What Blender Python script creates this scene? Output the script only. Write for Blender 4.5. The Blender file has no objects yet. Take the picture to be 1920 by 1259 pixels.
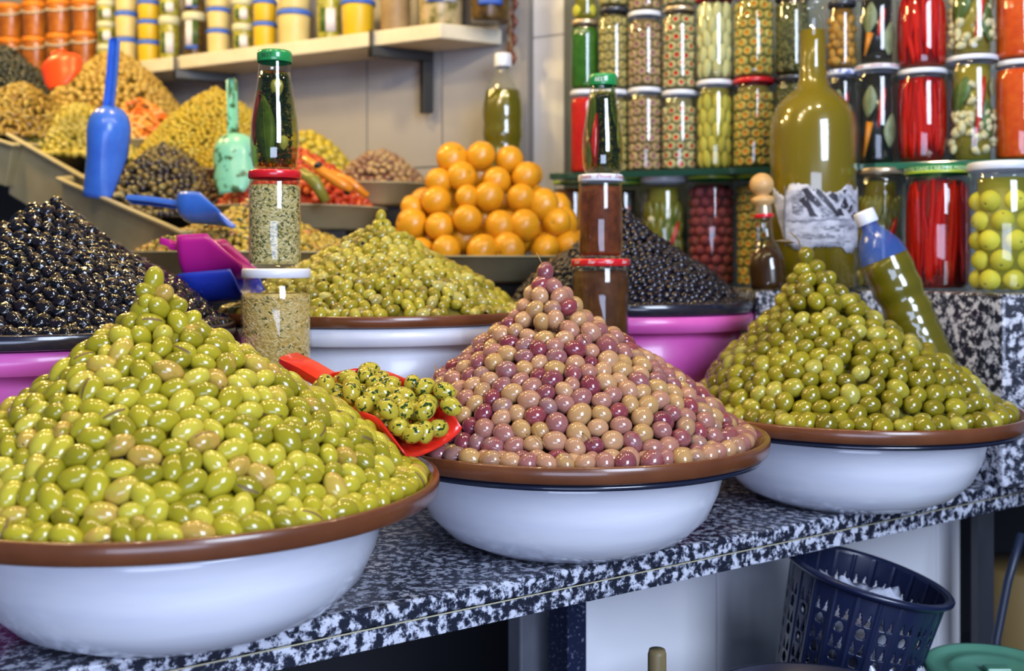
import bpy, bmesh, math, random
import numpy as np
from mathutils import Vector, Matrix, noise, Euler
random.seed(7)
rngG = np.random.default_rng(11)
SC = bpy.context.scene
COL = SC.collection
PI = math.pi
F = 2000.0; CZ = 0.297; HX, HY = 960.0, 495.0

# ------------------------------------------------------------------ camera
cd = bpy.data.cameras.new('camera'); cam = bpy.data.objects.new('camera', cd); COL.objects.link(cam)
cam.location = (0, 0, CZ); cam.rotation_euler = (PI/2, 0, 0)
cd.sensor_width = 36; cd.lens = F/1920*36; cd.shift_y = -(629.5-HY)/1920
cd.clip_start = 0.02; cd.clip_end = 50
cd.dof.use_dof = True; cd.dof.focus_distance = 1.0; cd.dof.aperture_fstop = 5.4
SC.camera = cam
# ------------------------------------------------------------------ world, lights, exposure
w = bpy.data.worlds.new('World'); SC.world = w; w.use_nodes = True
nt = w.node_tree; nt.nodes.clear()
bg = nt.nodes.new('ShaderNodeBackground'); out = nt.nodes.new('ShaderNodeOutputWorld')
bg.inputs[0].default_value = (0.42, 0.53, 0.86, 1); bg.inputs[1].default_value = 0.12
nt.links.new(bg.outputs[0], out.inputs[0])
def area(name, loc, target, size, power, color, sy=None):
    l = bpy.data.lights.new(name, 'AREA'); l.energy = power; l.color = color; l.size = size
    if sy: l.shape = 'RECTANGLE'; l.size_y = sy
    o = bpy.data.objects.new(name, l); COL.objects.link(o); o.location = loc
    o.rotation_euler = (Vector(target)-Vector(loc)).to_track_quat('-Z', 'Y').to_euler(); return o
def bulb(loc, power, color=(1, .80, .48), r=.016):
    l = bpy.data.lights.new('bulb', 'POINT'); l.energy = power; l.color = color; l.shadow_soft_size = r
    o = bpy.data.objects.new('bulb', l); COL.objects.link(o); o.location = loc; return o
area('street_daylight', (1.1, -0.9, 1.05), (0.2, 1.2, 0.1), 0.9, 58, (.70, .80, 1.0), 1.1)
area('low_fill_light', (0.1, -1.2, -0.02), (0.3, 1.3, 0.0), 1.4, 20, (.60, .70, 1.0), .7)  # added low fill lamp, brightens the white panel and the bowl bottoms
for q, (bx_, by_, bz_, bp_) in enumerate([(-.75, .75, 1.15, 7), (-.45, .85, 1.2, 7), (-.15, .95, 1.22, 7), (.2, 1.1, 1.2, 7), (.5, 1.15, 1.15, 7)]):
    bulb((bx_, by_, bz_), bp_)
for l_ in [(-.95, 1.75, 1.15, 15), (-.45, 1.75, 1.2, 10), (-1.3, 2.2, 1.15, 12)]:
    bulb(l_[:3], l_[3], (1, .70, .27), .05)
SC.view_settings.view_transform = 'Standard'; SC.view_settings.look = 'None'
SC.view_settings.gamma = 1; SC.view_settings.exposure = 0.2; SC.view_settings.use_curve_mapping = False
SC.cycles.use_denoising = True
SC.cycles.max_bounces = 7; SC.cycles.transparent_max_bounces = 24; SC.cycles.diffuse_bounces = 3
SC.cycles.glossy_bounces = 3; SC.cycles.transmission_bounces = 4
SC.cycles.caustics_reflective = False; SC.cycles.caustics_refractive = False

# ------------------------------------------------------------------ helpers
def P(px, py, D): return Vector((D*(px-HX)/F, D, CZ-D*(py-HY)/F))
def Xp(px, D): return D*(px-HX)/F
def Zp(py, D): return CZ-D*(py-HY)/F
def mesh(name, verts, faces, mats, fm=None, smooth=True):
    me = bpy.data.meshes.new(name); me.from_pydata([tuple(v) for v in verts], [], faces)
    for m in mats: me.materials.append(m)
    if fm is not None: me.polygons.foreach_set('material_index', fm)
    me.polygons.foreach_set('use_smooth', [smooth]*len(me.polygons)); me.update(); return me
def obj(name, me, parent=None, loc=(0, 0, 0), rot=(0, 0, 0), **k):
    o = bpy.data.objects.new(name, me); COL.objects.link(o); o.location = loc; o.rotation_euler = rot
    if parent is not None: o.parent = parent
    for a, b in k.items(): o[a] = b
    return o
def thing(name, label, cat, loc=(0, 0, 0), rot=(0, 0, 0), group=None):
    o = obj(name, None, None, loc, rot, label=label, category=cat)
    if group: o['group'] = group
    return o
class MB:
    def __init__(s): s.v = []; s.f = []; s.m = []
    def add(s, vs, fs, mi=0, M=None):
        n = len(s.v)
        s.v += [(M @ Vector(v)) if M is not None else Vector(v) for v in vs]
        s.f += [tuple(i+n for i in f) for f in fs]; s.m += [mi]*len(fs); return s
    def box(s, x0, y0, z0, x1, y1, z1, mi=0, M=None):
        v = [(x, y, z) for x in (x0, x1) for y in (y0, y1) for z in (z0, z1)]
        f = [(0, 1, 3, 2), (4, 6, 7, 5), (0, 4, 5, 1), (2, 3, 7, 6), (0, 2, 6, 4), (1, 5, 7, 3)]
        return s.add(v, f, mi, M)
    def prism(s, poly, z0, z1, mi=0):
        n = len(poly)
        v = [(x, y, z0) for x, y in poly]+[(x, y, z1) for x, y in poly]
        f = [tuple(range(n-1, -1, -1)), tuple(range(n, 2*n))]+[(i, (i+1) % n, n+(i+1) % n, n+i) for i in range(n)]
        return s.add(v, f, mi)
    def lathe(s, prof, seg=32, mi=0, M=None, a0=0, a1=2*PI):
        full = abs(a1-a0-2*PI) < 1e-6; na = seg if full else seg+1
        v = []; f = []
        for r, z in prof:
            for i in range(na):
                a = a0+(a1-a0)*i/seg; v.append((r*math.cos(a), r*math.sin(a), z))
        for j in range(len(prof)-1):
            for i in range(seg):
                k = (i+1) % na if full else i+1
                f.append((j*na+i, j*na+k, (j+1)*na+k, (j+1)*na+i))
        return s.add(v, f, mi, M)
    def tube(s, pts, r, seg=8, mi=0, cap=True):
        pts = [Vector(p) for p in pts]; n = len(pts); rr = r if isinstance(r, (list, tuple)) else [r]*n
        v = []; f = []; up = Vector((0, 0, 1))
        pb = None
        for i, p in enumerate(pts):
            t = (pts[min(i+1, n-1)]-pts[max(i-1, 0)]).normalized()
            b = pb if pb is not None else (t.cross(up) if abs(t.dot(up)) < .95 else t.cross(Vector((1, 0, 0))))
            b = (b-t*b.dot(t)).normalized(); pb = b; c = t.cross(b)
            for k in range(seg):
                a = 2*PI*k/seg; v.append(p+(b*math.cos(a)+c*math.sin(a))*rr[i])
        for i in range(n-1):
            for k in range(seg):
                f.append((i*seg+k, i*seg+(k+1) % seg, (i+1)*seg+(k+1) % seg, (i+1)*seg+k))
        if cap: f += [tuple(range(seg-1, -1, -1)), tuple(range((n-1)*seg, n*seg))]
        return s.add(v, f, mi)
    def build(s, name, mats, parent=None, loc=(0, 0, 0), rot=(0, 0, 0), smooth=True, **k):
        if not isinstance(mats, (list, tuple)): mats = [mats]
        return obj(name, mesh(name, s.v, s.f, mats, s.m, smooth), parent, loc, rot, **k)
def bevel(o, wd=.002, seg=2):
    m = o.modifiers.new('bevel', 'BEVEL'); m.width = wd; m.segments = seg; m.limit_method = 'ANGLE'; return o
# ------------------------------------------------------------------ materials
def mat(name, col, rough=.4, metal=0, coat=0, spec=.5, sss=0, alpha=1, emit=None):
    m = bpy.data.materials.new(name); m.use_nodes = True; b = m.node_tree.nodes['Principled BSDF']
    b.inputs['Base Color'].default_value = (*col, 1); b.inputs['Roughness'].default_value = rough
    b.inputs['Metallic'].default_value = metal; b.inputs['Coat Weight'].default_value = coat
    b.inputs['Coat Roughness'].default_value = .06; b.inputs['Specular IOR Level'].default_value = spec
    if sss:
        b.inputs['Subsurface Weight'].default_value = sss; b.inputs['Subsurface Scale'].default_value = .004
    return m
def ramp(nt, stops, interp='LINEAR'):
    r = nt.nodes.new('ShaderNodeValToRGB'); cr = r.color_ramp; cr.interpolation = interp
    while len(cr.elements) < len(stops): cr.elements.new(.5)
    for e, (p, c) in zip(cr.elements, stops): e.position = p; e.color = (*c, 1)
    return r
def noisemat(name, stops, scale=40, detail=4, rough=.4, coat=0, bump=0, dist=0, interp='LINEAR', stretch=(1, 1, 1), bscale=None, spec=.5, nrough=.55):
    m = mat(name, (1, 1, 1), rough, 0, coat, spec); nt = m.node_tree; b = nt.nodes['Principled BSDF']
    tc = nt.nodes.new('ShaderNodeTexCoord'); mp = nt.nodes.new('ShaderNodeMapping'); mp.inputs['Scale'].default_value = stretch
    n = nt.nodes.new('ShaderNodeTexNoise'); n.inputs['Scale'].default_value = scale; n.inputs['Detail'].default_value = detail
    n.inputs['Distortion'].default_value = dist; n.inputs['Roughness'].default_value = nrough
    r = ramp(nt, stops, interp)
    nt.links.new(tc.outputs['Object'], mp.inputs[0]); nt.links.new(mp.outputs[0], n.inputs['Vector'])
    nt.links.new(n.outputs['Fac'], r.inputs[0]); nt.links.new(r.outputs[0], b.inputs['Base Color'])
    if bump:
        bp = nt.nodes.new('ShaderNodeBump'); bp.inputs['Strength'].default_value = bump; bp.inputs['Distance'].default_value = .002
        src = n
        if bscale:
            src = nt.nodes.new('ShaderNodeTexNoise'); src.inputs['Scale'].default_value = bscale; src.inputs['Detail'].default_value = 3
            nt.links.new(mp.outputs[0], src.inputs['Vector'])
        nt.links.new(src.outputs['Fac'], bp.inputs['Height']); nt.links.new(bp.outputs[0], b.inputs['Normal'])
    return m
def varmat(name, stops, rough=.16, coat=.3, sss=.0, speck=None, bump=0, bscale=300, mott=.18, tint=False, spec=.5):
    """colour differs from piece to piece (object random + island random), with a light mottling"""
    m = mat(name, (1, 1, 1), rough, 0, coat, spec, sss); nt = m.node_tree; b = nt.nodes['Principled BSDF']
    oi = nt.nodes.new('ShaderNodeObjectInfo'); ge = nt.nodes.new('ShaderNodeNewGeometry')
    ad = nt.nodes.new('ShaderNodeMath'); ad.operation = 'ADD'; fr = nt.nodes.new('ShaderNodeMath'); fr.operation = 'FRACT'
    if tint:   # the object's own colour slot carries its shade; joined pieces fall back on island random
        sp = nt.nodes.new('ShaderNodeSeparateColor'); mu = nt.nodes.new('ShaderNodeMath'); mu.operation = 'MULTIPLY'
        nt.links.new(oi.outputs['Color'], sp.inputs[0]); nt.links.new(sp.outputs[1], mu.inputs[0]); nt.links.new(ge.outputs['Random Per Island'], mu.inputs[1])
        nt.links.new(sp.outputs[0], ad.inputs[0]); nt.links.new(mu.outputs[0], ad.inputs[1])
    else: nt.links.new(oi.outputs['Random'], ad.inputs[0]); nt.links.new(ge.outputs['Random Per Island'], ad.inputs[1])
    nt.links.new(ad.outputs[0], fr.inputs[0])
    tc = nt.nodes.new('ShaderNodeTexCoord'); n = nt.nodes.new('ShaderNodeTexNoise'); n.inputs['Scale'].default_value = 90; n.inputs['Detail'].default_value = 2
    nt.links.new(tc.outputs['Object'], n.inputs['Vector'])
    ma = nt.nodes.new('ShaderNodeMath'); ma.operation = 'MULTIPLY_ADD'; ma.inputs[1].default_value = mott; ma.inputs[2].default_value = -mott/2
    nt.links.new(n.outputs['Fac'], ma.inputs[0])
    a2 = nt.nodes.new('ShaderNodeMath'); a2.operation = 'ADD'; nt.links.new(fr.outputs[0], a2.inputs[0]); nt.links.new(ma.outputs[0], a2.inputs[1])
    r = ramp(nt, stops); nt.links.new(a2.outputs[0], r.inputs[0]); col = r.outputs[0]
    if speck:
        sc, thr, c2 = speck
        n2 = nt.nodes.new('ShaderNodeTexNoise'); n2.inputs['Scale'].default_value = sc; n2.inputs['Detail'].default_value = 3
        mp = nt.nodes.new('ShaderNodeVectorMath'); mp.operation = 'ADD'
        cb = nt.nodes.new('ShaderNodeCombineXYZ')
        for q in range(3): nt.links.new(fr.outputs[0], cb.inputs[q])
        nt.links.new(tc.outputs['Object'], mp.inputs[0]); nt.links.new(cb.outputs[0], mp.inputs[1]); nt.links.new(mp.outputs[0], n2.inputs['Vector'])
        r2 = ramp(nt, [(thr, (0, 0, 0)), (thr+.03, (1, 1, 1))]); nt.links.new(n2.outputs['Fac'], r2.inputs[0])
        mx = nt.nodes.new('ShaderNodeMix'); mx.data_type = 'RGBA'; nt.links.new(r2.outputs[0], mx.inputs['Factor'])
        nt.links.new(col, mx.inputs['A']); mx.inputs['B'].default_value = (*c2, 1); col = mx.outputs['Result']
    nt.links.new(col, b.inputs['Base Color'])
    if bump:
        n3 = nt.nodes.new('ShaderNodeTexNoise'); n3.inputs['Scale'].default_value = bscale; n3.inputs['Detail'].default_value = 2
        nt.links.new(tc.outputs['Object'], n3.inputs['Vector'])
        bp = nt.nodes.new('ShaderNodeBump'); bp.inputs['Strength'].default_value = bump; bp.inputs['Distance'].default_value = .0015
        nt.links.new(n3.outputs['Fac'], bp.inputs['Height']); nt.links.new(bp.outputs[0], b.inputs['Normal'])
        nt.links.new(bp.outputs[0], b.inputs['Coat Normal'])
    return m
def tmat(*a, **k): return varmat(*a, tint=True, **k)
def glassmat(name, tint=(.93, .96, .95), rough=.02):
    m = bpy.data.materials.new(name); m.use_nodes = True; nt = m.node_tree; nt.nodes.clear()
    o = nt.nodes.new('ShaderNodeOutputMaterial'); t = nt.nodes.new('ShaderNodeBsdfTransparent'); g = nt.nodes.new('ShaderNodeBsdfGlossy')
    lw = nt.nodes.new('ShaderNodeLayerWeight'); lw.inputs[0].default_value = .5; pw = nt.nodes.new('ShaderNodeMath'); pw.operation = 'POWER'; pw.inputs[1].default_value = 4.5
    fr = nt.nodes.new('ShaderNodeMath'); fr.operation = 'MULTIPLY_ADD'; fr.inputs[1].default_value = .85; fr.inputs[2].default_value = .06
    nt.links.new(lw.outputs['Facing'], pw.inputs[0]); nt.links.new(pw.outputs[0], fr.inputs[0]); mx = nt.nodes.new('ShaderNodeMixShader')
    t.inputs[0].default_value = (*tint, 1); g.inputs['Roughness'].default_value = rough; g.inputs['Color'].default_value = (1, 1, 1, 1)
    nt.links.new(fr.outputs[0], mx.inputs[0]); nt.links.new(t.outputs[0], mx.inputs[1]); nt.links.new(g.outputs[0], mx.inputs[2]); nt.links.new(mx.outputs[0], o.inputs[0])
    return m
GRAN = noisemat('granite', [(.0, (.008, .010, .018)), (.475, (.016, .020, .034)), (.50, (.10, .11, .15)), (.53, (.30, .32, .40)), (.56, (.58, .61, .70)), (1, (.74, .76, .84))], 100, 9, .22, .3, dist=.1, nrough=.68)
WHITE_E = noisemat('white_enamel', [(.3, (.70, .73, .84)), (.7, (.80, .82, .90))], 9, 3, .22, .4, stretch=(1, 1, 6))
DARKRIM = mat('dark_rim_enamel', (.012, .016, .035), .2, coat=.5)
BROWN = noisemat('brown_plastic', [(.35, (.115, .036, .014)), (.65, (.17, .056, .022))], 14, 4, .26, .3, bump=.08, bscale=60)
PINK = noisemat('pink_plastic', [(.35, (.62, .09, .42)), (.7, (.72, .14, .50))], 12, 4, .3, .2)
WPL = noisemat('white_plastic', [(.3, (.66, .70, .82)), (.62, (.76, .80, .90)), (.75, (.60, .60, .64))], 11, 4, .32, .1)
CREAM = noisemat('cream_plastic', [(.3, (.34, .30, .17)), (.7, (.50, .44, .27))], 10, 4, .45)
TILE = noisemat('wall_tile', [(.3, (.34, .32, .31)), (.7, (.40, .385, .38))], 5, 3, .25, .2)
GROUT = mat('grout', (.25, .24, .24), .8)
TILEW = noisemat('white_panel_tile', [(.3, (.80, .82, .90)), (.7, (.86, .88, .94))], 5, 3, .28, .2)
DARK = mat('dark_paint', (.012, .014, .022), .5)
NAVY = noisemat('navy_steel', [(.6, (.012, .018, .05)), (.72, (.20, .22, .32))], 240, 2, .35)
STEEL = noisemat('grey_steel', [(.3, (.10, .11, .14)), (.7, (.17, .18, .22))], 12, 4, .5)
WOODP = noisemat('painted_board', [(.3, (.58, .52, .38)), (.7, (.70, .66, .54))], 14, 4, .5)
BLACKM = mat('black_metal', (.012, .012, .014), .4)
GLASS = glassmat('clear_glass'); GLASSB = glassmat('blue_clear_plastic', (.42, .58, .96), .06); GLASSG = glassmat('green_edge_glass', (.25, .5, .38))
PET = glassmat('clear_plastic', (.9, .93, .9), .05)
GLASSB = mat('blue_clear_plastic_neck', (.05, .13, .50), .12, coat=.3); GLASSB.node_tree.nodes['Principled BSDF'].inputs['Alpha'].default_value = .5
LID = {'white': mat('white_lid', (.74, .78, .88), .3, coat=.3), 'red': mat('red_lid', (.62, .012, .022), .25, coat=.5), 'green': mat('green_lid', (.02, .26, .07), .22, coat=.5),
       'gold': mat('gold_lid', (.55, .45, .30), .3, metal=.7), 'dark': mat('dark_lid', (.03, .035, .05), .3, coat=.3), 'check': noisemat('checked_lid', [(.48, (.72, .76, .88)), (.54, (.16, .22, .55))], 160, 1, .3),
       'blue': mat('blue_lid', (.045, .14, .66), .35), 'orange': mat('orange_lid', (.80, .24, .02), .4), 'pale': mat('pale_lid', (.55, .57, .42), .4), 'yellow': mat('lime_edge', (.42, .58, .05), .3)}
BLUEP = noisemat('blue_scoop_plastic', [(.0, (.03, .05, .16)), (.33, (.035, .13, .68)), (.7, (.05, .19, .80))], 28, 5, .28, .2)
BLUED = mat('deep_blue_plastic', (.018, .045, .50), .3, coat=.2)
MAGE = mat('magenta_plastic', (.46, .010, .26), .35, coat=.2)
REDP = mat('red_scoop_plastic', (.72, .022, .010), .28, coat=.3)
ORRED = mat('orange_red_plastic', (.82, .07, .01), .35)
MINT = noisemat('mint_plastic_herbs', [(.0, (.02, .07, .02)), (.40, (.03, .10, .03)), (.45, (.20, .58, .44)), (1, (.28, .66, .50))], 42, 4, .3, .3)
TWIG = mat('olive_twig', (.32, .20, .07), .6); PITDARK = mat('olive_pit_hole', (.05, .035, .01), .6); STEMHOLE = mat('stem_scar', (.16, .10, .03), .6)
LEAF = noisemat('bay_leaf', [(.35, (.05, .10, .015)), (.65, (.11, .19, .03))], 50, 3, .4)
LEAFG = noisemat('pale_bay_leaf', [(.35, (.16, .20, .10)), (.65, (.28, .32, .18))], 50, 3, .4)
CHILI = mat('red_chili', (.50, .012, .008), .22, coat=.4); GARLIC = mat('garlic_clove', (.66, .60, .36), .35)
THYME = mat('thyme_sprig', (.035, .075, .018), .6)
# ------------------------------------------------------------------ small fruit meshes
def fruit(name, A, B, mats, seg=14, rings=9, dimple=False, hole=0, wr=0, pear=0, slit=False, seed=0, blunt=0):
    prof = []; fm = []
    if hole:
        zz = A*math.sqrt(max(0, 1-(hole*1.15)**2))
        prof = [(0, zz*.45), (hole*B*.9, zz*.55), (hole*B, zz*.98)]; fm = [1, 1, 0]; ph0 = math.asin(min(.99, hole*1.25))
    elif dimple:
        prof = [(0, A*.90), (B*.10, A*.955)]; fm = [1, 0]; ph0 = .26
    else:
        prof = [(0, A)]; fm = [0]; ph0 = .0
    n0 = rings
    for i in range(1 if not (hole or dimple) else 0, n0):
        ph = ph0+(PI-ph0)*i/n0
        rr = B*math.sin(ph)**(1-blunt*.4)*(1+pear*math.cos(ph)); prof.append((rr, A*math.cos(ph))); fm.append(0)
    prof.append((0, -A))
    angs = [2*PI*i/seg for i in range(seg)]
    if slit: angs = sorted(angs+[angs[2]-.07]);
    ns = len(angs); v = []; f = []; mi = []
    v.append((0, 0, prof[0][1]))
    for r, z in prof[1:-1]:
        for a in angs:
            k = 1
            if wr:
                p = Vector((math.cos(a)*r/B*1.6, math.sin(a)*r/B*1.6, z/A*1.6+seed*7.3))
                k = 1+wr*(noise.noise(p*1.7)*1.2+noise.noise(p*4)*.6)
            v.append((r*math.cos(a)*k, r*math.sin(a)*k, z*k))
    v.append((0, 0, prof[-1][1])); R_ = len(prof)-2
    for i in range(ns): f.append((0, 1+i, 1+(i+1) % ns)); mi.append(fm[0])
    for j in range(R_-1):
        for i in range(ns):
            f.append((1+j*ns+i, 1+(j+1)*ns+i, 1+(j+1)*ns+(i+1) % ns, 1+j*ns+(i+1) % ns))
            mi.append(1 if (fm[j+1] == 1 or (slit and i == 1 and 2 <= j <= R_-4)) else 0)
    b0 = 1+(R_-1)*ns; e = len(v)-1
    for i in range(ns): f.append((e, b0+(i+1) % ns, b0+i)); mi.append(0)
    return mesh(name, v, f, mats, mi)
PROF = [(0, 1), (.1, .88), (.28, .69), (.5, .51), (.72, .345), (.88, .17), (1, 0)]
PR0 = np.array(PROF)
def prof(t, pr=PR0): return np.interp(t, pr[:, 0], pr[:, 1])
def pack(R, H, A, B, seed, dens=.9, sub=0.0, its=70, arc=None, tilt=.45, pr=PR0):
    """relaxed packing of ellipsoids on a heap; returns positions, axes, scales"""
    rng = np.random.default_rng(seed)
    g = lambda x, y: (H-sub*1.1)*prof(np.hypot(x, y)/R, pr)
    rs = np.linspace(0, R, 60); zz = (H-sub*1.1)*prof(rs/R, pr); seglen = np.hypot(np.diff(rs), np.diff(zz)); rm = (rs[1:]+rs[:-1])/2
    wgt = seglen*rm; frac = 1 if arc is None else (arc[1]-arc[0])/(2*PI); ar = 2*PI*wgt.sum()*frac
    N = max(4, int(dens*ar/(PI*A*B)))
    k = rng.choice(len(rm), N, p=wgt/wgt.sum()); r = rm[k]+rng.uniform(-.5, .5, N)*(rs[1]-rs[0])
    th = rng.uniform(0, 2*PI, N) if arc is None else rng.uniform(arc[0], arc[1], N)
    xy = np.stack([r*np.cos(th), r*np.sin(th)], 1); sc = np.clip(rng.normal(1, .085, N), .8, 1.25)
    ang = rng.uniform(0, 2*PI, N); tl = rng.uniform(-tilt, tilt, N)
    lift = rng.uniform(-.28, .22, N)*B
    Aa = A*sc; Bb = B*sc
    def frame():
        e = 1e-4; x, y = xy[:, 0], xy[:, 1]; z = g(x, y)
        gx = (g(x+e, y)-g(x-e, y))/(2*e); gy = (g(x, y+e)-g(x, y-e))/(2*e)
        nn = np.stack([-gx, -gy, np.ones_like(gx)], 1); nn /= np.linalg.norm(nn, axis=1)[:, None]
        t1 = np.cross(nn, np.tile([0, 0, 1.0], (N, 1))+1e-3); t1 /= np.linalg.norm(t1, axis=1)[:, None]; t2 = np.cross(nn, t1)
        a = (t1*np.cos(ang)[:, None]+t2*np.sin(ang)[:, None])*np.cos(tl)[:, None]+nn*np.sin(tl)[:, None]
        p = np.stack([x, y, z], 1)+nn*(lift-B*.9-sub*.0)[:, None]
        if sub: p = p-nn*sub
        return p, a, nn
    I = J = None
    for it in range(its):
        p, a, nn = frame()
        if it % 10 == 0:
            I = []; J = []
            for s in range(0, N, 400):
                d2 = ((p[s:s+400, None]-p[None])**2).sum(2); ii, jj = np.nonzero(d2 < (3.2*A)**2); ii += s; m = ii < jj; I.append(ii[m]); J.append(jj[m])
            I = np.concatenate(I); J = np.concatenate(J)
        df = p[I]-p[J]; d = np.linalg.norm(df, axis=1)+1e-9; u = df/d[:, None]
        ci = (u*a[I]).sum(1)**2; cj = (u*a[J]).sum(1)**2
        ri = 1/np.sqrt(ci/Aa[I]**2+(1-ci)/Bb[I]**2); rj = 1/np.sqrt(cj/Aa[J]**2+(1-cj)/Bb[J]**2)
        ov = np.clip((ri+rj)*.985-d, 0, None); mv = u*(ov*.42)[:, None]
        dx = np.zeros_like(p); np.add.at(dx, I, mv); np.add.at(dx, J, -mv)
        xy += dx[:, :2]; rr = np.hypot(xy[:, 0], xy[:, 1]); m = rr > R*.995; xy[m] *= (R*.995/rr[m])[:, None]
    p, a, nn = frame()
    if not sub: p[:, 2] = np.maximum(p[:, 2], B*.92)
    return p, a, sc
def orient(a, spin):
    a = Vector(a).normalized(); q = a.to_track_quat('Z', 'Y'); return q @ Euler((0, 0, spin)).to_quaternion()
def joined(name, insts, mats, parent=None, **k):
    if not insts: return obj(name, mesh(name, [], [], mats), parent, **k)
    V = []; Fc = []; MI = []; off = 0; cache = {}
    for me, M in insts:
        if me.name not in cache:
            n = len(me.vertices); co = np.empty(n*3); me.vertices.foreach_get('co', co)
            cache[me.name] = (co.reshape(-1, 3), [tuple(q.vertices) for q in me.polygons], [q.material_index for q in me.polygons])
        co, fs, mi = cache[me.name]; Mn = np.array(M)
        V.append(co @ Mn[:3, :3].T+Mn[:3, 3]); Fc += [tuple(i+off for i in f) for f in fs]; MI += mi; off += len(co)
    return obj(name, mesh(name, np.concatenate(V), Fc, mats, MI), parent, **k)
def heap(center, R, H, A, B, meshes, low, mats, name, label, cat, group, seed, off=(0, 0), nmax=300, core=None, layers=2, dens=.94, arc=None, stuffname=None, top=None, tilt=.45, pr=PR0, shades=None):
    cx, cy, cz = center
    def place(p, a, s, spin):
        k = p[2]/max(H, 1e-6); q = orient(a, spin)
        return Matrix.Translation((cx+p[0]+off[0]*k, cy+p[1]+off[1]*k, cz+p[2])) @ q.to_matrix().to_4x4() @ Matrix.Diagonal((s, s, s, 1))
    rng = np.random.default_rng(seed+99)
    p, a, s = pack(R, H, A, B, seed, dens, arc=arc, tilt=tilt, pr=pr)
    Ms = [place(p[i], a[i], s[i], rng.uniform(0, 6.28)) for i in range(len(p))]
    if top is not None:
        rc = random.Random(seed); cap = [((0, 0, H+top), (.15, .1, 1))]
        for nn_, rr_, dz_ in ((3, .85, 1.45), (6, 1.9, 2.75), (8, 2.95, 4.0), (11, 3.95, 5.15)):
            q0_ = rc.uniform(0, 6)
            for k_ in range(nn_):
                q = q0_+2*PI*k_/nn_+rc.uniform(-.12, .12); cap.append(((rr_*B*math.cos(q), rr_*B*math.sin(q), H+top-dz_*B*1.05+rc.uniform(-.2, .2)*B), (rc.uniform(-1, 1), rc.uniform(-1, 1), rc.uniform(-.8, .8))))
        cM = [place(p_, a_, 1.0, 0) for p_, a_ in cap]
        Ms = [M for M in Ms if all((M.translation-c.translation).length > 1.5*B for c in cM)]+cM
    camv = Vector((-cx, -cy)).normalized()
    def score(M):
        t = M.translation; d = Vector((t.x-cx, t.y-cy)); face = d.dot(camv)/R
        px = F*t.x/t.y+HX; vis = 1 if -25 < px < 1945 else -3
        return (1.6*face+vis+(t.z-cz)/H*.5)
    order = sorted(range(len(Ms)), key=lambda i: -score(Ms[i]))
    ind = set(order[:nmax]); rest = []
    for i, M in enumerate(Ms):
        me = meshes[rng.integers(len(meshes))]
        if i in ind:
            o = bpy.data.objects.new(name, me); COL.objects.link(o); o.matrix_world = M
            tv = rng.uniform(.0, .999); o.color = (tv, 0, 0, 1)
            sz_ = M.to_scale().x; shade = next(w_ for q_, w_ in shades if tv <= q_) if shades else ('large' if sz_ > 1.06 else 'small' if sz_ < .94 else 'medium')
            t_ = M.translation; hh_ = (t_.z-cz)/H; sx_ = (t_.x-cx-off[0]*hh_)/R
            vz = 'at the peak of' if hh_ > .86 else 'high up on' if hh_ > .6 else 'halfway up' if hh_ > .36 else 'low down on' if hh_ > .13 else 'in the bottom row of'
            hz = 'far left' if sx_ < -.6 else 'left of centre' if sx_ < -.2 else 'centre' if sx_ < .2 else 'right of centre' if sx_ < .6 else 'far right'
            o['label'] = ((shade+' ') if shade else '')+label+', '+(vz+' the heap' if hh_ > .86 else vz.replace(' of', '').replace(' on', '')+', '+hz)
            o['category'] = cat; o['group'] = group
        else: rest.append((low[rng.integers(len(low))], M))
    if layers > 1:
        p, a, s = pack(R*.97, H, A, B, seed+1, dens*1.12, sub=B*1.35, its=25, arc=arc, pr=pr)
        rest += [(low[rng.integers(len(low))], place(p[i], a[i], s[i], 0)) for i in range(len(p)) if p[i][2] > B*.95]
    # solid heart of the heap
    m = MB(); ns = 30; sub = B*2.6; pf = [(R*t*.97-.0, max(-.0, (H-sub*1.2)*prof(t, pr)-sub*.55)) for t in (0.001, .1, .28, .5, .72, .88, 1)]
    vs = []; fs = []
    for r, z in pf:
        for i in range(ns):
            an = 2*PI*i/ns; k = z/H; vs.append((cx+r*math.cos(an)+off[0]*k, cy+r*math.sin(an)+off[1]*k, cz+max(z, .0005)))
    for j in range(len(pf)-1):
        for i in range(ns): fs.append((j*ns+i, (j+1)*ns+i, (j+1)*ns+(i+1) % ns, j*ns+(i+1) % ns))
    fs.append(tuple(range(ns)))
    so = joined(stuffname or name+'_heap', rest, mats, kind='stuff', label=(stuffname or name).replace('_', ' ')+' packed deeper inside the heap', category=cat)
    so.data.materials.append(core or mats[0])
    bm = bmesh.new(); bm.from_mesh(so.data); nv = [bm.verts.new(v) for v in vs]
    for f in fs:
        q = bm.faces.new([nv[i] for i in f]); q.material_index = len(so.data.materials)-1; q.smooth = True
    bm.to_mesh(so.data); bm.free()
    return Ms
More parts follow.
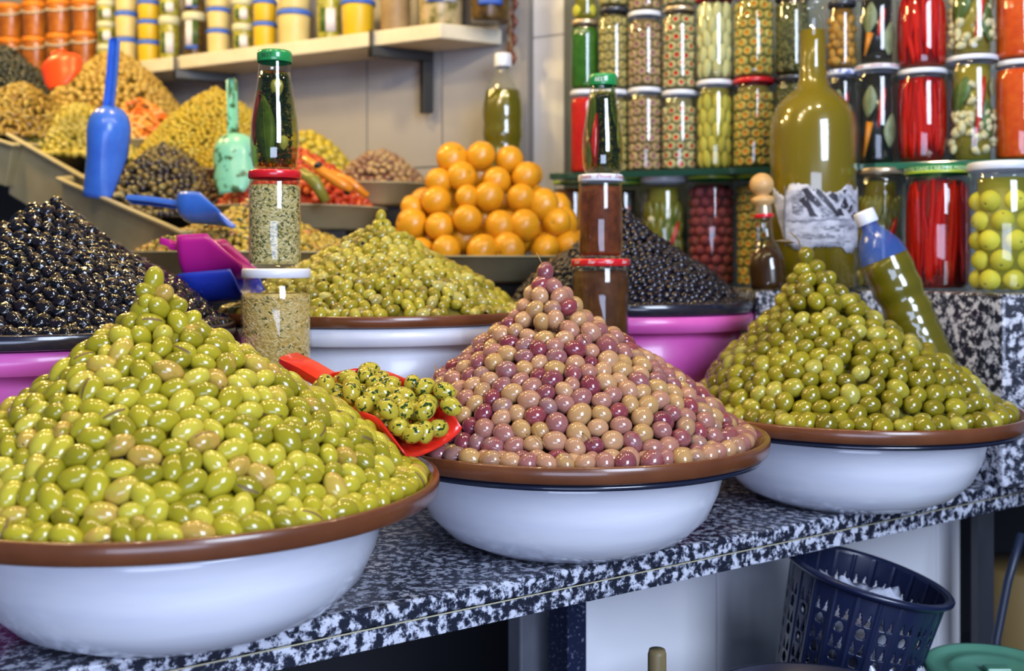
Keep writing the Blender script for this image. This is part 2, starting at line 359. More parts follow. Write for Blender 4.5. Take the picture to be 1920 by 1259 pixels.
# ------------------------------------------------------------------ counter and architecture
E0 = Vector((.632, 1.421)); ED = Vector((.8323, .5543)); EN = Vector((-.5543, .8323))
def edge(s, off=0): p = E0+ED*s+EN*off; return (p.x, p.y)
def on_line(p0, d, px):
    k = (px-HX)/F; s = (k*p0[1]-p0[0])/(d[0]-k*d[1]); return (p0[0]+d[0]*s, p0[1]+d[1]*s)
ct = obj('countertop', None, kind='structure', label='speckled black and white granite counter with a double front edge', category='counter')
b = MB(); b.prism([edge(-1.6), edge(.45), edge(.45, 1.9), edge(-1.6, 1.9)], -.018, 0); bevel(b.build('slab', GRAN, ct, smooth=False), .004, 3)
b = MB(); b.prism([edge(-1.6, .001), edge(.45, .001), edge(.45, .07), edge(-1.6, .07)], -.0365, -.0185); bevel(b.build('edge_strip', GRAN, ct, smooth=False), .0012, 2)
b = MB(); b.tube([(*edge(-1.6, .0006), -.0182), (*edge(.45, .0006), -.0182)], .0007, 6); b.build('grout_line', mat('yellow_grout', (.45, .42, .28), .8), ct)
# under the counter
FZ = -.62
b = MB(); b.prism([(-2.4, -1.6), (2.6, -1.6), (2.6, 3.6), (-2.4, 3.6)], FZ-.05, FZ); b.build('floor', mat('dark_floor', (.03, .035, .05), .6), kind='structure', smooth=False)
L2 = edge(0, .2); d2 = (-ED.x, -ED.y)
pa, pb, pc, pd = [on_line(L2, d2, q) for q in (1100, 1345, 1757, 1800)]
root = obj('wall_front', None, kind='structure', label='white tiled panel under the granite counter')
for q0, q1 in ((1100, 1343.6), (1346.2, 1756), (1758, 1800)):
    a_, b_ = on_line(L2, d2, q0), on_line(L2, d2, q1)
    m = MB(); m.prism([a_, b_, (b_[0]+EN.x*.012, b_[1]+EN.y*.012), (a_[0]+EN.x*.012, a_[1]+EN.y*.012)], FZ, -.037); bevel(m.build('tile', TILEW, root, smooth=False), .0008, 1)
m = MB(); m.prism([(pa[0]+EN.x*.006, pa[1]+EN.y*.006), (pd[0]+EN.x*.006, pd[1]+EN.y*.006), (pd[0]+EN.x*.03, pd[1]+EN.y*.03), (pa[0]+EN.x*.03, pa[1]+EN.y*.03)], FZ, -.038); m.build('backing', GROUT, root, smooth=False)
a_, b_ = on_line(L2, d2, 1064), on_line(L2, d2, 1099)
m = MB(); m.prism([a_, b_, (b_[0]+EN.x*.04, b_[1]+EN.y*.04), (a_[0]+EN.x*.04, a_[1]+EN.y*.04)], FZ, -.037); m.build('trim_1', NAVY, kind='structure', smooth=False)
L3 = edge(0, .27); a_, b_ = on_line(L3, d2, 976), on_line(L3, d2, 1066)
m = MB(); m.prism([a_, b_, (b_[0]+EN.x*.03, b_[1]+EN.y*.03), (a_[0]+EN.x*.03, a_[1]+EN.y*.03)], FZ, -.02); bevel(m.build('trim_2', STEEL, kind='structure', smooth=False), .003)
L4 = edge(0, .75); m = MB(); m.prism([edge(-1.6, .75), edge(1.9, .75), edge(1.9, .8), edge(-1.6, .8)], FZ, -.02); m.build('wall_under_counter', mat('dark_void_back', (.02, .022, .03), .7), kind='structure', smooth=False)  # near-black colour stands in for the shaded void under the counter
m = MB(); m.prism([(1.25, .9), (1.3, .9), (1.9, 2.6), (1.85, 2.6)], FZ, -.0005); m.build('wall_under_block', bpy.data.materials['dark_void_back'], kind='structure', smooth=False)  # dark sheet added to close the bright open end and keep the gap dark
# stone block at the right
BZ = .257
m = MB(); m.prism([(.65, 1.414), (.80, 1.40), (1.2, 1.30), (1.3, 2.3), (-.05, 2.3), (-.05, 1.97), (.36, 1.83), (.36, 1.575), (.578, 1.575)], 0.0, BZ)
gb = m.build('granite_block', GRAN, kind='structure', smooth=False, label='raised granite block carrying the jars at right'); bevel(gb, .004, 2)
# wall behind the shelf at left and brackets
def Lf(px, off=0):  # left shelf front edge
    x, y = on_line((-.142, 2.10), (-.879, .476), px); return (x+.89*off, y+.46*off)
WL = (-.0216+.02, 2.162+.0); WD = (-.879, .476); WNn = Vector((.476, .879))
wl = obj('wall_left', None, kind='structure', label='greyish white tiled wall below the shelf')
pxs = [990, 829, 688, 545, 400, 250, 90, -100, -320]
for i in range(len(pxs)-1):
    for (z0, z1) in ((-.0, .50), (.503, 1.15), (1.153, 1.7)):
        a_ = on_line(WL, WD, pxs[i]-1.2); b_ = on_line(WL, WD, pxs[i+1]+1.2)
        m = MB(); m.prism([b_, a_, (a_[0]+WNn.x*.01, a_[1]+WNn.y*.01), (b_[0]+WNn.x*.01, b_[1]+WNn.y*.01)], z0, z1); m.build('tile', TILE, wl, smooth=False)
a_ = on_line(WL, WD, 990); b_ = on_line(WL, WD, -320)
m = MB(); m.prism([(b_[0]+WNn.x*.006, b_[1]+WNn.y*.006), (a_[0]+WNn.x*.006, a_[1]+WNn.y*.006), (a_[0]+WNn.x*.05, a_[1]+WNn.y*.05), (b_[0]+WNn.x*.05, b_[1]+WNn.y*.05)], 0, 1.7); m.build('backing', GROUT, wl, smooth=False)
# right shelf line
SL0 = (.0724, 1.93); SLD = (.937, -.349); SN = (.349, .937)
def Sh(px, off=0): x, y = on_line(SL0, SLD, px); return (x+SN[0]*off, y+SN[1]*off)
SZ = .461
wr = obj('wall_right', None, kind='structure', label='white tiled wall and pillar behind the jar shelf')
for (z0, z1) in ((0, .33), (.332, .755), (.757, 1.7)):
    p0 = (Xp(992, 2.17), 2.17); p1 = (Xp(1058, 2.13), 2.13)
    m = MB(); m.prism([p0, p1, (p1[0]+.02, p1[1]+.1), (p0[0]+.04, p0[1]+.1)], z0, z1); bevel(m.build('tile', TILEW, wr, smooth=False), .002, 1)
p1 = (Xp(1058, 2.13), 2.13); p2 = (1.5, 1.72)
m = MB(); m.prism([p1, (p2[0], p2[1]), (p2[0]+.1, p2[1]+.3), (p1[0], p1[1]+.2)], 0, 1.7); m.build('backing', mat('dark_tile', (.10, .12, .12), .4), wr, smooth=False)
m = MB(); m.prism([(Xp(984, 2.16), 2.16), (Xp(992, 2.15), 2.15), (Xp(994, 2.17), 2.2), (Xp(985, 2.2), 2.2)], 0, 1.7); m.build('trim_3', mat('pale_metal_strip', (.75, .72, .72), .3), kind='structure', smooth=False)
m = MB(); m.prism([(Xp(970, 2.165), 2.165), (Xp(984.5, 2.165), 2.165), (Xp(984.5, 2.2), 2.2), (Xp(970, 2.2), 2.2)], 0, 1.7); m.build('trim_4', mat('dark_blue_strip', (.02, .035, .07), .4), kind='structure', smooth=False)
m = MB(); m.prism([(-2.2, 1.2), (1.9, 1.0), (1.9, 3.6), (-2.2, 3.6)], 1.7, 1.74); m.build('ceiling', mat('stall_ceiling', (.25, .2, .13), .8), kind='structure', smooth=False)
# glass shelf
t = thing('glass_shelf', 'thick green-edged glass shelf holding two tiers of pickle jars', 'shelf')
a_ = Sh(1030); b_ = Sh(1640); c_ = Sh(1990)
m = MB(); m.prism([a_, b_, (b_[0]+SN[0]*.15, b_[1]+SN[1]*.15), (a_[0]+SN[0]*.15, a_[1]+SN[1]*.15)], SZ-.011, SZ); bevel(m.build('pane', mat('dark_green_glass', (.012, .05, .035), .12, coat=.6), t, smooth=False), .001)
m = MB(); m.prism([b_, c_, (c_[0]+SN[0]*.15, c_[1]+SN[1]*.15), (b_[0]+SN[0]*.15, b_[1]+SN[1]*.15)], SZ-.011, SZ); bevel(m.build('pane', mat('green_glass', (.03, .15, .09), .12, coat=.6), t, smooth=False), .001)
# left shelf: two boards
LZ = .7727
for i, (q0, q1, lab) in enumerate([(825, 334, 'long white painted wall shelf with a chipped front edge'), (322, -60, 'second white shelf board continuing to the left of the gap')]):
    a0, a1 = Lf(q0), Lf(q1); b0, b1 = Lf(q0, .137), Lf(q1, .15)
    if i == 1: pass
    m = MB(); m.prism([a1, a0, b0, b1], LZ-.031, LZ); o = m.build('wall_shelf', WOODP, smooth=False, label=lab, category='shelf'); bevel(o, .003)
for q, lab in ((697, 'black steel shelf bracket under the right end of the wall shelf'), (330, 'black steel shelf bracket at the gap between the two shelf boards')):
    a0 = Lf(q); b0 = Lf(q, .132); t = thing('shelf_bracket', lab, 'bracket')
    dv = Vector((b0[0]-a0[0], b0[1]-a0[1])); nv_ = Vector((-dv.y, dv.x)).normalized()*.011
    def quad(p, q_, zz0, zz1, nm):
        m = MB(); m.prism([(p[0]-nv_.x, p[1]-nv_.y), (q_[0]-nv_.x, q_[1]-nv_.y), (q_[0]+nv_.x, q_[1]+nv_.y), (p[0]+nv_.x, p[1]+nv_.y)], zz0, zz1); bevel(m.build(nm, BLACKM, t, smooth=False), .0012)
    e0 = (a0[0]-dv.x*.03, a0[1]-dv.y*.03)
    quad(e0, b0, LZ-.052, LZ-.0325, 'arm'); quad(e0, (a0[0]-dv.x*.005, a0[1]-dv.y*.005), LZ-.052, LZ+.002, 'front_lip')
    c0 = (b0[0]-dv.x*.17, b0[1]-dv.y*.17); quad(c0, b0, LZ-.16, LZ-.052, 'upright')

# ------------------------------------------------------------------ bowls, plates and tubs
def bowl(cx, cy, k, lab, rim, rlab):
    t = thing('enamel_bowl', lab, 'bowl', (cx, cy, 0))
    pf = [(0.001, .001), (.078, 0), (.104, .003), (.130, .015), (.149, .034), (.160, .058), (.166, .082), (.168, .0955), (.163, .0955), (.155, .06), (.14, .036), (.12, .02), (.0, .008)]
    MB().lathe([(r*k, z) for r, z in pf], 96).build('body', WHITE_E, t)
    fr_ = .193 if rlab == 'white rim' else .2065
    MB().lathe([(.160, .0945), (fr_-.010, .0945), (fr_-.001, .0952), (fr_, .0975), (fr_-.001, .1), (fr_-.01, .1008), (.160, .1008)], 96).build('rim', rim, t, label=rlab)
    return t
def plate(cx, cy, z, R, lab, mt=BROWN, h=.0165):
    pf = [(0.001, z+.0012), (R*.90, z+.0002), (R*.985, z+.0004), (R*.996, z+.002), (R, z+h*.55), (R, z+h*.9), (R*.994, z+h), (R*.98, z+h), (R*.965, z+h*.82), (R*.95, z+h*.55), (R*.9, z+h*.45), (.001, z+h*.45)]
    return MB().lathe(pf, 96).build('serving_plate', mt, None, (cx, cy, 0), label=lab, category='plate')
C1 = (-.279, .900); C2 = (.060, 1.149); C3 = (.424, 1.355)
bowl(*C1, 1.02, 'large white enamel bowl under the front left heap of green olives', WHITE_E, 'white rim')
bowl(*C2, 1.0, 'white enamel bowl with a black rim under the pink olives', DARKRIM, 'black rim')
bowl(*C3, 1.0, 'white enamel bowl with a black rim under the right heap of green olives', DARKRIM, 'black rim')
plate(*C1, .101, .2175, 'round brown plastic plate under the front left green olives')
plate(*C2, .101, .2125, 'round brown plastic plate under the pink olives')
plate(*C3, .101, .2125, 'round brown plastic plate under the green olives at right')
def tub(cx, cy, z, R, mt, lab, lip=.020):
    t = thing('plastic_tub', lab, 'tub', (cx, cy, 0))
    MB().lathe([(.001, .002), (R*.62, 0), (R*.68, .006), (R*.86, z*.6), (R*.92, z-.003), (R*.90, z-.003), (R*.84, z*.6), (R*.66, .009), (.001, .007)], 80).build('body', mt, t)
    MB().lathe([(R*.90, z), (R*.985, z), (R, z-.003), (R, z-lip), (R*.99, z-lip), (R*.985, z-.006), (R*.915, z-.006)], 80).build('rim', mt, t)
    return t
C4 = (-.181, 1.425); C5 = (-.545, 1.205); C6 = (.172, 1.62)
tub(*C4, .2215, .205, WPL, 'large white plastic tub under the plate of pitted green olives'); plate(*C4, .2225, .208, 'brown plastic plate under the pitted green olives', BROWN, .014)
tub(*C5, .2130, .222, PINK, 'bright pink plastic tub under the wrinkled black olives at left', .022); plate(*C5, .214, .226, 'black tray under the wrinkled black olives at left', mat('black_tray', (.012, .014, .03), .2, coat=.5), .016)
tub(*C6, .2250, .190, PINK, 'pink plastic tub behind the pink olives', .022); plate(*C6, .226, .190, 'black tray under the smooth black olives at the back', bpy.data.materials['black_tray'], .016)

# ------------------------------------------------------------------ olive heaps
GREEN = tmat('green_olive_skin', [(0, (.24, .215, .010)), (.3, (.33, .29, .015)), (.62, (.42, .37, .022)), (.85, (.52, .46, .05)), (.95, (.46, .29, .06)), (1, (.25, .22, .012))], .17, .35)
PINKO = tmat('pink_olive_skin', [(0, (.26, .055, .06)), (.10, (.17, .030, .05)), (.26, (.29, .115, .11)), (.45, (.40, .195, .13)), (.65, (.47, .27, .14)), (.83, (.43, .26, .095)), (.93, (.27, .14, .14)), (1, (.25, .055, .06))], .13, .45)
GREEN3 = tmat('olive_green_skin', [(0, (.15, .125, .006)), (.4, (.22, .19, .009)), (.75, (.31, .27, .016)), (.92, (.40, .37, .07)), (1, (.15, .12, .008))], .13, .45)
PITT = tmat('pitted_olive_skin', [(0, (.19, .155, .010)), (.35, (.29, .24, .016)), (.7, (.40, .34, .028)), (.9, (.46, .42, .12)), (1, (.20, .14, .015))], .15, .4)
BLK = tmat('black_olive_skin', [(0, (.004, .005, .008)), (1, (.012, .009, .014))], .10, .6, bump=.5, bscale=260, mott=0)
BLK2 = tmat('smooth_black_olive_skin', [(0, (.004, .005, .012)), (1, (.014, .010, .02))], .07, .3, mott=0)
CORE_G = mat('olive_core', (.14, .12, .015), .6); CORE_P = mat('pink_core', (.14, .05, .05), .6); CORE_K = mat('black_core', (.006, .006, .01), .4)
def kinds(nm, A, B, mats, seg=18, rings=12, **kw):
    return [fruit(nm, A, B, mats, seg, rings, dimple=(i % 2 == 0), slit=kw.get('slit') and i == 1, pear=(0, .08, -.06, .04)[i], blunt=kw.get('blunt', 0), wr=kw.get('wr', 0), seed=i) for i in range(4)]
ZP = .1085
m1 = kinds('green_olive', .0118, .0083, [GREEN, STEMHOLE], slit=True); l1 = [fruit('green_olive_low', .0118, .0083, [GREEN, STEMHOLE], 9, 6)]
heap((*C1, ZP), .206, .182, .0118, .0083, m1, l1, [GREEN, STEMHOLE], 'green_olive', 'glossy olive in the front left heap', 'olive', 'yellow-green olives heaped at front left', 27, dens=.99, shades=[(.3, 'deeper green'), (.62, 'mid-green'), (.88, 'bright yellowish'), (1, 'brown-blushed')], off=(-.024, 0), core=CORE_G, top=-.007, stuffname='green_olives', nmax=300)
m2 = kinds('pink_olive', .0110, .0093, [PINKO, STEMHOLE]); l2 = [fruit('pink_olive_low', .0110, .0093, [PINKO, STEMHOLE], 9, 6)]
M2 = heap((*C2, ZP), .200, .186, .0110, .0093, m2, l2, [PINKO, STEMHOLE], 'pink_olive', 'olive in the pink middle heap', 'olive', 'pink and mauve olives heaped in the middle', 22, shades=[(.07, 'wine red'), (.2, 'dark plum'), (.4, 'mauve'), (.6, 'dusty pink'), (.8, 'peach'), (.9, 'tan'), (.96, 'greyish mauve'), (1, 'wine red')], off=(-.025, 0), core=CORE_P, top=-.006, stuffname='pink_olives', nmax=300)
m3 = kinds('olive', .0126, .0105, [GREEN3, STEMHOLE]); l3 = [fruit('olive_low', .0126, .0105, [GREEN3, STEMHOLE], 9, 6)]
heap((*C3, ZP), .200, .202, .0126, .0105, m3, l3, [GREEN3, STEMHOLE], 'whole_green_olive', 'glossy olive in the right-hand heap', 'olive', 'whole green olives heaped at right', 23, shades=[(.3, 'dark olive green'), (.65, 'olive green'), (.85, 'light olive green'), (.96, 'pale'), (1, 'dark olive green')], off=(-.052, 0), core=CORE_G, top=-.004, stuffname='whole_green_olives', nmax=300)
m4 = [fruit('pitted_olive', .0094, .0072, [PITT, PITDARK], 16, 10, hole=.34, pear=p, blunt=.25) for p in (0, .05)]+[fruit('pitted_olive', .0098, .0070, [PITT, STEMHOLE], 16, 10, dimple=True)]
l4 = [fruit('pitted_low', .0094, .0072, [PITT, PITDARK], 9, 6)]
heap((*C4, .2305), .200, .136, .0094, .0072, m4, l4, [PITT, PITDARK], 'pitted_olive', 'pitted green olive above the white tub', 'olive', 'pitted green olives heaped on the white tub', 24, shades=[(.3, 'dark'), (.65, 'mid-toned'), (1, 'light')], off=(.006, 0), core=CORE_G, top=-.006, tilt=.8, stuffname='pitted_olives', nmax=300)
m5 = [fruit('wrinkled_olive', .0088, .0071, [BLK, STEMHOLE], 18, 12, wr=.22, seed=i) for i in range(5)]; l5 = [fruit('wrinkled_low', .0088, .0071, [BLK, STEMHOLE], 9, 6, wr=.2)]
heap((*C5, .2225), .219, .160, .0088, .0071, m5, l5, [BLK, STEMHOLE], 'wrinkled_black_olive', 'wrinkled shiny black olive in the left heap', 'olive', 'wrinkled black olives heaped at left', 25, off=(.015, .03), core=CORE_K, stuffname='wrinkled_black_olives', nmax=300)
m6 = [fruit('black_olive', .0074, .0055, [BLK2, STEMHOLE], 12, 8, pear=p) for p in (0, .08)]; l6 = [fruit('black_low', .0074, .0055, [BLK2, STEMHOLE], 8, 6)]
heap((*C6, .2345), .182, .158, .0074, .0055, m6, l6, [BLK2, STEMHOLE], 'black_olive', 'smooth black olive behind brown jars', 'olive', 'smooth black olives heaped at the back', 26, off=(-.008, 0), core=CORE_K, stuffname='smooth_black_olives', nmax=300)

# ------------------------------------------------------------------ containers and heaps of the back display
def plinth(x, y, z, r):
    m = MB(); m.box(x-r, y-r, 0, x+r, y+r, z); m.build('display_plinth', DARK, kind='structure', smooth=False, label='dark plinth under the back display')
def basin(x, y, z, R, lab, mt=CREAM, h=.045):
    t = thing('display_tray', lab, 'tray', (x, y, z-h))
    MB().lathe([(.001, .002), (R*.80, .0), (R*.9, .006), (R*1.0, h-.003), (R*1.03, h-.003), (R*1.035, h), (R*.99, h), (R*.88, .010), (.001, .008)], 40).build('body', mt, t)
    plinth(x, y, z-h-.0005, R*.66)
def rect_tray(FL, FR, back, depth, lab):
    t = thing('rectangular_tray', lab, 'tray', tuple(FL)); FLv = Vector((0, 0, 0)); FRv = FR-FL; bk = Vector(back)
    u = FRv.normalized(); vv = bk.normalized(); n = u.cross(vv).normalized(); n = n if n.z > 0 else -n
    m = MB()
    def ring(ins, dn): return [FLv+u*ins+vv*ins-n*dn, FRv-u*ins+vv*ins-n*dn, FRv-u*ins+bk-vv*ins-n*dn, FLv+u*ins+bk-vv*ins-n*dn]
    rs = [ring(.018, depth), ring(.003, .004), ring(-.006, .008), ring(-.008, .002), ring(-.004, 0), ring(.004, 0), ring(.008, .005), ring(.024, depth-.004)]
    vs = [q for r in rs for q in r]; fs = []
    for j in range(len(rs)-1):
        for i in range(4): fs.append((4*j+i, 4*j+(i+1) % 4, 4*j+4+(i+1) % 4, 4*j+4+i))
    fs += [(3, 2, 1, 0), tuple(range(4*len(rs)-4, 4*len(rs)))]
    m.add(vs, fs); o = m.build('body', CREAM, t, smooth=False); bevel(o, .002, 2); return n
ORN = tmat('preserved_orange_skin', [(0, (.62, .20, .008)), (.5, (.70, .30, .010)), (.85, (.74, .38, .015)), (1, (.66, .40, .03))], .3, .3, bump=.25, bscale=500)
HERB = tmat('seasoned_olive_skin', [(0, (.42, .22, .03)), (.4, (.42, .30, .04)), (.8, (.50, .38, .06)), (1, (.45, .18, .06))], .22, .3, speck=(110, .55, (.04, .06, .012)))
def back_heap(px, py, D, R, rimy, A, B, mt, name, label, group, seed, core, traylab, nmax=300, dens=.85, seg=9, rings=6, hole=0, wr=0, cat='olive', pr=PR0, tray=True, off=(0, 0), blunt=0, stuff=None, shades=None):
    x = Xp(px, D); z = Zp(rimy, D); H = Zp(py, D)-z
    mats = [mt, PITDARK]; me = [fruit(name, A, B, mats, seg, rings, hole=hole, wr=wr, seed=q, blunt=blunt) for q in range(2)]
    if tray: basin(x, D, z+.004, R, traylab)
    heap((x-off[0], D, z-.008), R*.96, H+.008, A, B, me, me, mats, name, label, cat, group, seed, core=core, nmax=nmax, dens=dens, arc=(PI*.86, PI*2.14), layers=1, pr=pr, off=off, stuffname=stuff, shades=shades)
DOME = np.array([(0, 1), (.25, .86), (.5, .66), (.75, .38), (1, 0)])
back_heap(470, 368, 1.74, .205, 478, .0085, .0068, HERB, 'seasoned_olive', 'herbed yellow olive behind left jar stack', 'herb seasoned olives behind the left jar stack', 31, mat('herb_core', (.10, .08, .02), .6), 'cream tray under the herb seasoned olives', seg=12, rings=8, hole=.25)
HBLK = tmat('herbed_black_olive_skin', [(0, (.012, .010, .018)), (.55, (.03, .022, .03)), (.62, (.16, .12, .04)), (1, (.13, .09, .03))], .25, .3, speck=(90, .6, (.2, .17, .05)))
X2, Y2 = Xp(310, 1.93), 1.93
back_heap(310, 262, 2.02, .150, 405, .0078, .0062, HBLK, 'herbed_black_olive', 'herbed dark olive in cream tray', 'black olives with herbs in the cream tray', 32, CORE_K, '', tray=False, pr=DOME, wr=.15)
RP = tmat('red_pickle', [(0, (.45, .02, .008)), (.6, (.58, .05, .01)), (.85, (.62, .16, .02)), (1, (.5, .05, .02))], .25, .4, bump=.4, bscale=200)
back_heap(555, 272, 2.0, .165, 395, .0085, .0065, RP, 'red_pepper_piece', 'chopped red pepper piece', 'chopped red peppers behind the pitted olives', 33, mat('red_core', (.3, .02, .01), .5), 'cream tray under the chopped red peppers', cat='pepper piece', wr=.25, pr=DOME)
YG = tmat('chopped_yellow_olive', [(0, (.38, .26, .015)), (.5, (.46, .34, .02)), (1, (.40, .34, .05))], .3, .3)
back_heap(405, 160, 2.22, .20, 335, .0075, .005, YG, 'cracked_yellow_olive', 'cracked yellow olive behind mint scoop', 'cracked yellow olives behind the mint green scoop', 34, mat('yellow_core', (.22, .16, .02), .6), 'cream tray under the cracked yellow olives', pr=DOME, wr=.2)
TAN = tmat('tan_olive', [(0, (.34, .20, .03)), (.5, (.44, .29, .05)), (1, (.50, .36, .09))], .28, .3)
back_heap(215, 88, 2.42, .185, 235, .0095, .0072, TAN, 'tan_olive', 'tan olive below blue-lidded tubs', 'tan olives heaped at the back left', 35, mat('tan_core', (.2, .12, .02), .6), 'cream tray under the tan olives', pr=DOME)
CAR = tmat('pickled_carrot', [(0, (.70, .12, .01)), (.4, (.72, .22, .02)), (.6, (.66, .45, .18)), (1, (.68, .30, .04))], .3, .3)
back_heap(262, 182, 2.30, .125, 275, .016, .0045, CAR, 'pickled_carrot_strip', 'orange pickled carrot strip', 'pickled carrot strips', 36, mat('carrot_core', (.5, .12, .01), .6), 'cream tray under the pickled carrot strips', cat='carrot strip', pr=DOME, nmax=160)
GY = tmat('small_green_olive', [(0, (.34, .27, .03)), (.5, (.46, .38, .05)), (1, (.54, .46, .12))], .25, .3)
back_heap(150, 188, 2.22, .165, 300, .0085, .0066, GY, 'small_green_olive', 'pale green olive in cream tray', 'small green olives in the second cream tray', 37, CORE_G, '', tray=False, pr=DOME)
BP = tmat('brown_pickled_pepper', [(0, (.20, .11, .015)), (.5, (.28, .18, .02)), (1, (.36, .26, .05))], .3, .3)
back_heap(40, 150, 2.20, .15, 262, .013, .0055, BP, 'brown_pickled_pepper', 'long brown-green pickled pepper', 'brown-green pickled peppers at the left edge', 38, mat('bp_core', (.1, .06, .01), .6), '', tray=False, cat='pepper', pr=DOME, nmax=200)
DK = tmat('dark_caper', [(0, (.008, .012, .012)), (.6, (.02, .028, .022)), (1, (.06, .06, .03))], .3, .3)
back_heap(5, 78, 2.45, .16, 215, .008, .006, DK, 'dark_olive', 'nearly black olive below orange buckets', 'dark olives at the far left', 39, CORE_K, 'cream tray under the dark olives at far left', pr=DOME)
YL = tmat('yellow_pickled_lemon', [(0, (.48, .34, .02)), (.5, (.55, .42, .03)), (1, (.42, .36, .05))], .3, .3)
back_heap(575, 236, 2.20, .13, 340, .0125, .0095, YL, 'yellow_chili', 'plump yellow chili against the wall', 'yellow pickled chilies against the wall', 40, mat('yl_core', (.3, .2, .02), .6), 'cream tray under the yellow pickled chilies', cat='chili', pr=DOME, wr=.1)
MV = tmat('brown_mauve_olive', [(0, (.22, .10, .07)), (.5, (.32, .19, .10)), (1, (.42, .28, .13))], .25, .3)
back_heap(712, 274, 2.12, .115, 352, .0085, .0068, MV, 'mauve_olive', 'brownish mauve olive left of oranges', 'mauve olives left of the oranges', 41, CORE_P, 'cream tray under the mauve olives', pr=DOME)
# oranges
OM = [fruit('preserved_orange', .0245, .0262, [ORN, mat('orange_stem', (.45, .22, .02), .5)], 22, 14, dimple=True, wr=.03, seed=q) for q in range(3)]
ocx, ocy, oz = Xp(905, 1.86), 1.86, Zp(485, 1.86)
basin(ocx, ocy, oz+.004, .175, 'cream tray under the preserved oranges')
rr = random.Random(5)
rows = [(0, [-.15, -.10, -.05, 0, .05, .10, .15], 0), (1, [-.125, -.075, -.025, .025, .075, .125], 0), (2, [-.125, -.075, -.03, .02, .065, .11], 0), (3, [-.07, -.025, .025, .07], 0), (4, [-.045, .005, .045], 0)]
LABO = 'round dark orange preserved orange stacked in a pyramid right of the mauve olives'
for k, xs, yb in rows:
    for layer in range(2 if k < 4 else 1):
        for x in xs:
            R_ = .0262; yy = ocy-.145*math.sqrt(max(.05, 1-(x/.19)**2))*(1-k/6.5)+layer*.05+rr.uniform(-.004, .004)
            zz = oz+.018+k*.0385+rr.uniform(-.007, .007)-(.012 if abs(x) > .1 and k > 1 else 0)+(.008 if layer else 0); s = rr.uniform(.82, 1.12)
            o = obj('preserved_orange', OM[rr.randrange(3)], None, (ocx+x*.98+rr.uniform(-.008, .008)+layer*.02, yy, zz), (rr.uniform(.7, 1.9), rr.uniform(-.7, .7), rr.uniform(0, 6)), label=LABO, category='orange', group='preserved oranges stacked in a pyramid')
            o['label'] = 'preserved orange, %s row of the pyramid, %s, %s' % (['lowest', 'second', 'third', 'fourth', 'top'][k], 'front layer' if layer == 0 else 'behind the front layer', ('far left' if x < -.08 else 'left of centre' if x < -.02 else 'centre' if x < .03 else 'right of centre' if x < .09 else 'far right'))
            o.scale = (s, s, s*.97)
# rectangular trays
rect_tray(P(112, 332, 1.92), P(348, 434, 1.62), (.09, .36, .055), .12, 'long cream plastic tray holding the black olives with herbs')
rect_tray(P(18, 250, 2.06), P(215, 362, 1.90), (.09, .34, .05), .12, 'cream plastic tray holding the small green olives at left')
rect_tray(P(-120, 225, 2.10), P(24, 268, 2.02), (.05, .25, .03), .09, 'cream plastic tray cut by the left edge of the photo')
# strips and extras over the red peppers
def strip(name, pts, r, mt, lab, cat, flat=1.0, group=None):
    n = len(pts); c = sum((Vector(p) for p in pts), Vector())/n
    m = MB(); m.tube([Vector(p)-c for p in pts], [r*(.35+.65*math.sin(PI*(i+.6)/(n+.2))) for i in range(n)], 8); o = m.build(name, mt, None, tuple(c), label=lab, category=cat)
    if group: o['group'] = group
    return o
OS = mat('orange_pepper', (.72, .25, .02), .3, coat=.3); GS = mat('green_pepper', (.20, .20, .03), .3, coat=.3)
strip('orange_pepper_strip', [P(570, 295, 1.84), P(605, 322, 1.83), (P(640, 345, 1.82)), P(660, 356, 1.82)], .010, OS, 'upper orange pepper strip lying on the chopped red peppers', 'pepper strip')
strip('orange_pepper_strip', [P(620, 322, 1.86), P(655, 340, 1.85), P(690, 368, 1.85)], .008, OS, 'lower orange pepper strip at the right end of the red peppers', 'pepper strip')
strip('green_pepper_strip', [P(566, 322, 1.82), P(590, 340, 1.81), P(612, 378, 1.81)], .012, GS, 'dark green pepper strip lying across the red peppers', 'pepper strip')
for q, (x_, y_, l_) in enumerate([(596, 312, 'single black olive resting on top of the red peppers'), (652, 357, 'single black olive low on the right side of the red peppers')]):
    o = obj('black_olive', m6[0], None, tuple(P(x_, y_, 1.83)), (1, .4, .3), label=l_, category='olive'); o.scale = (1.4,)*3

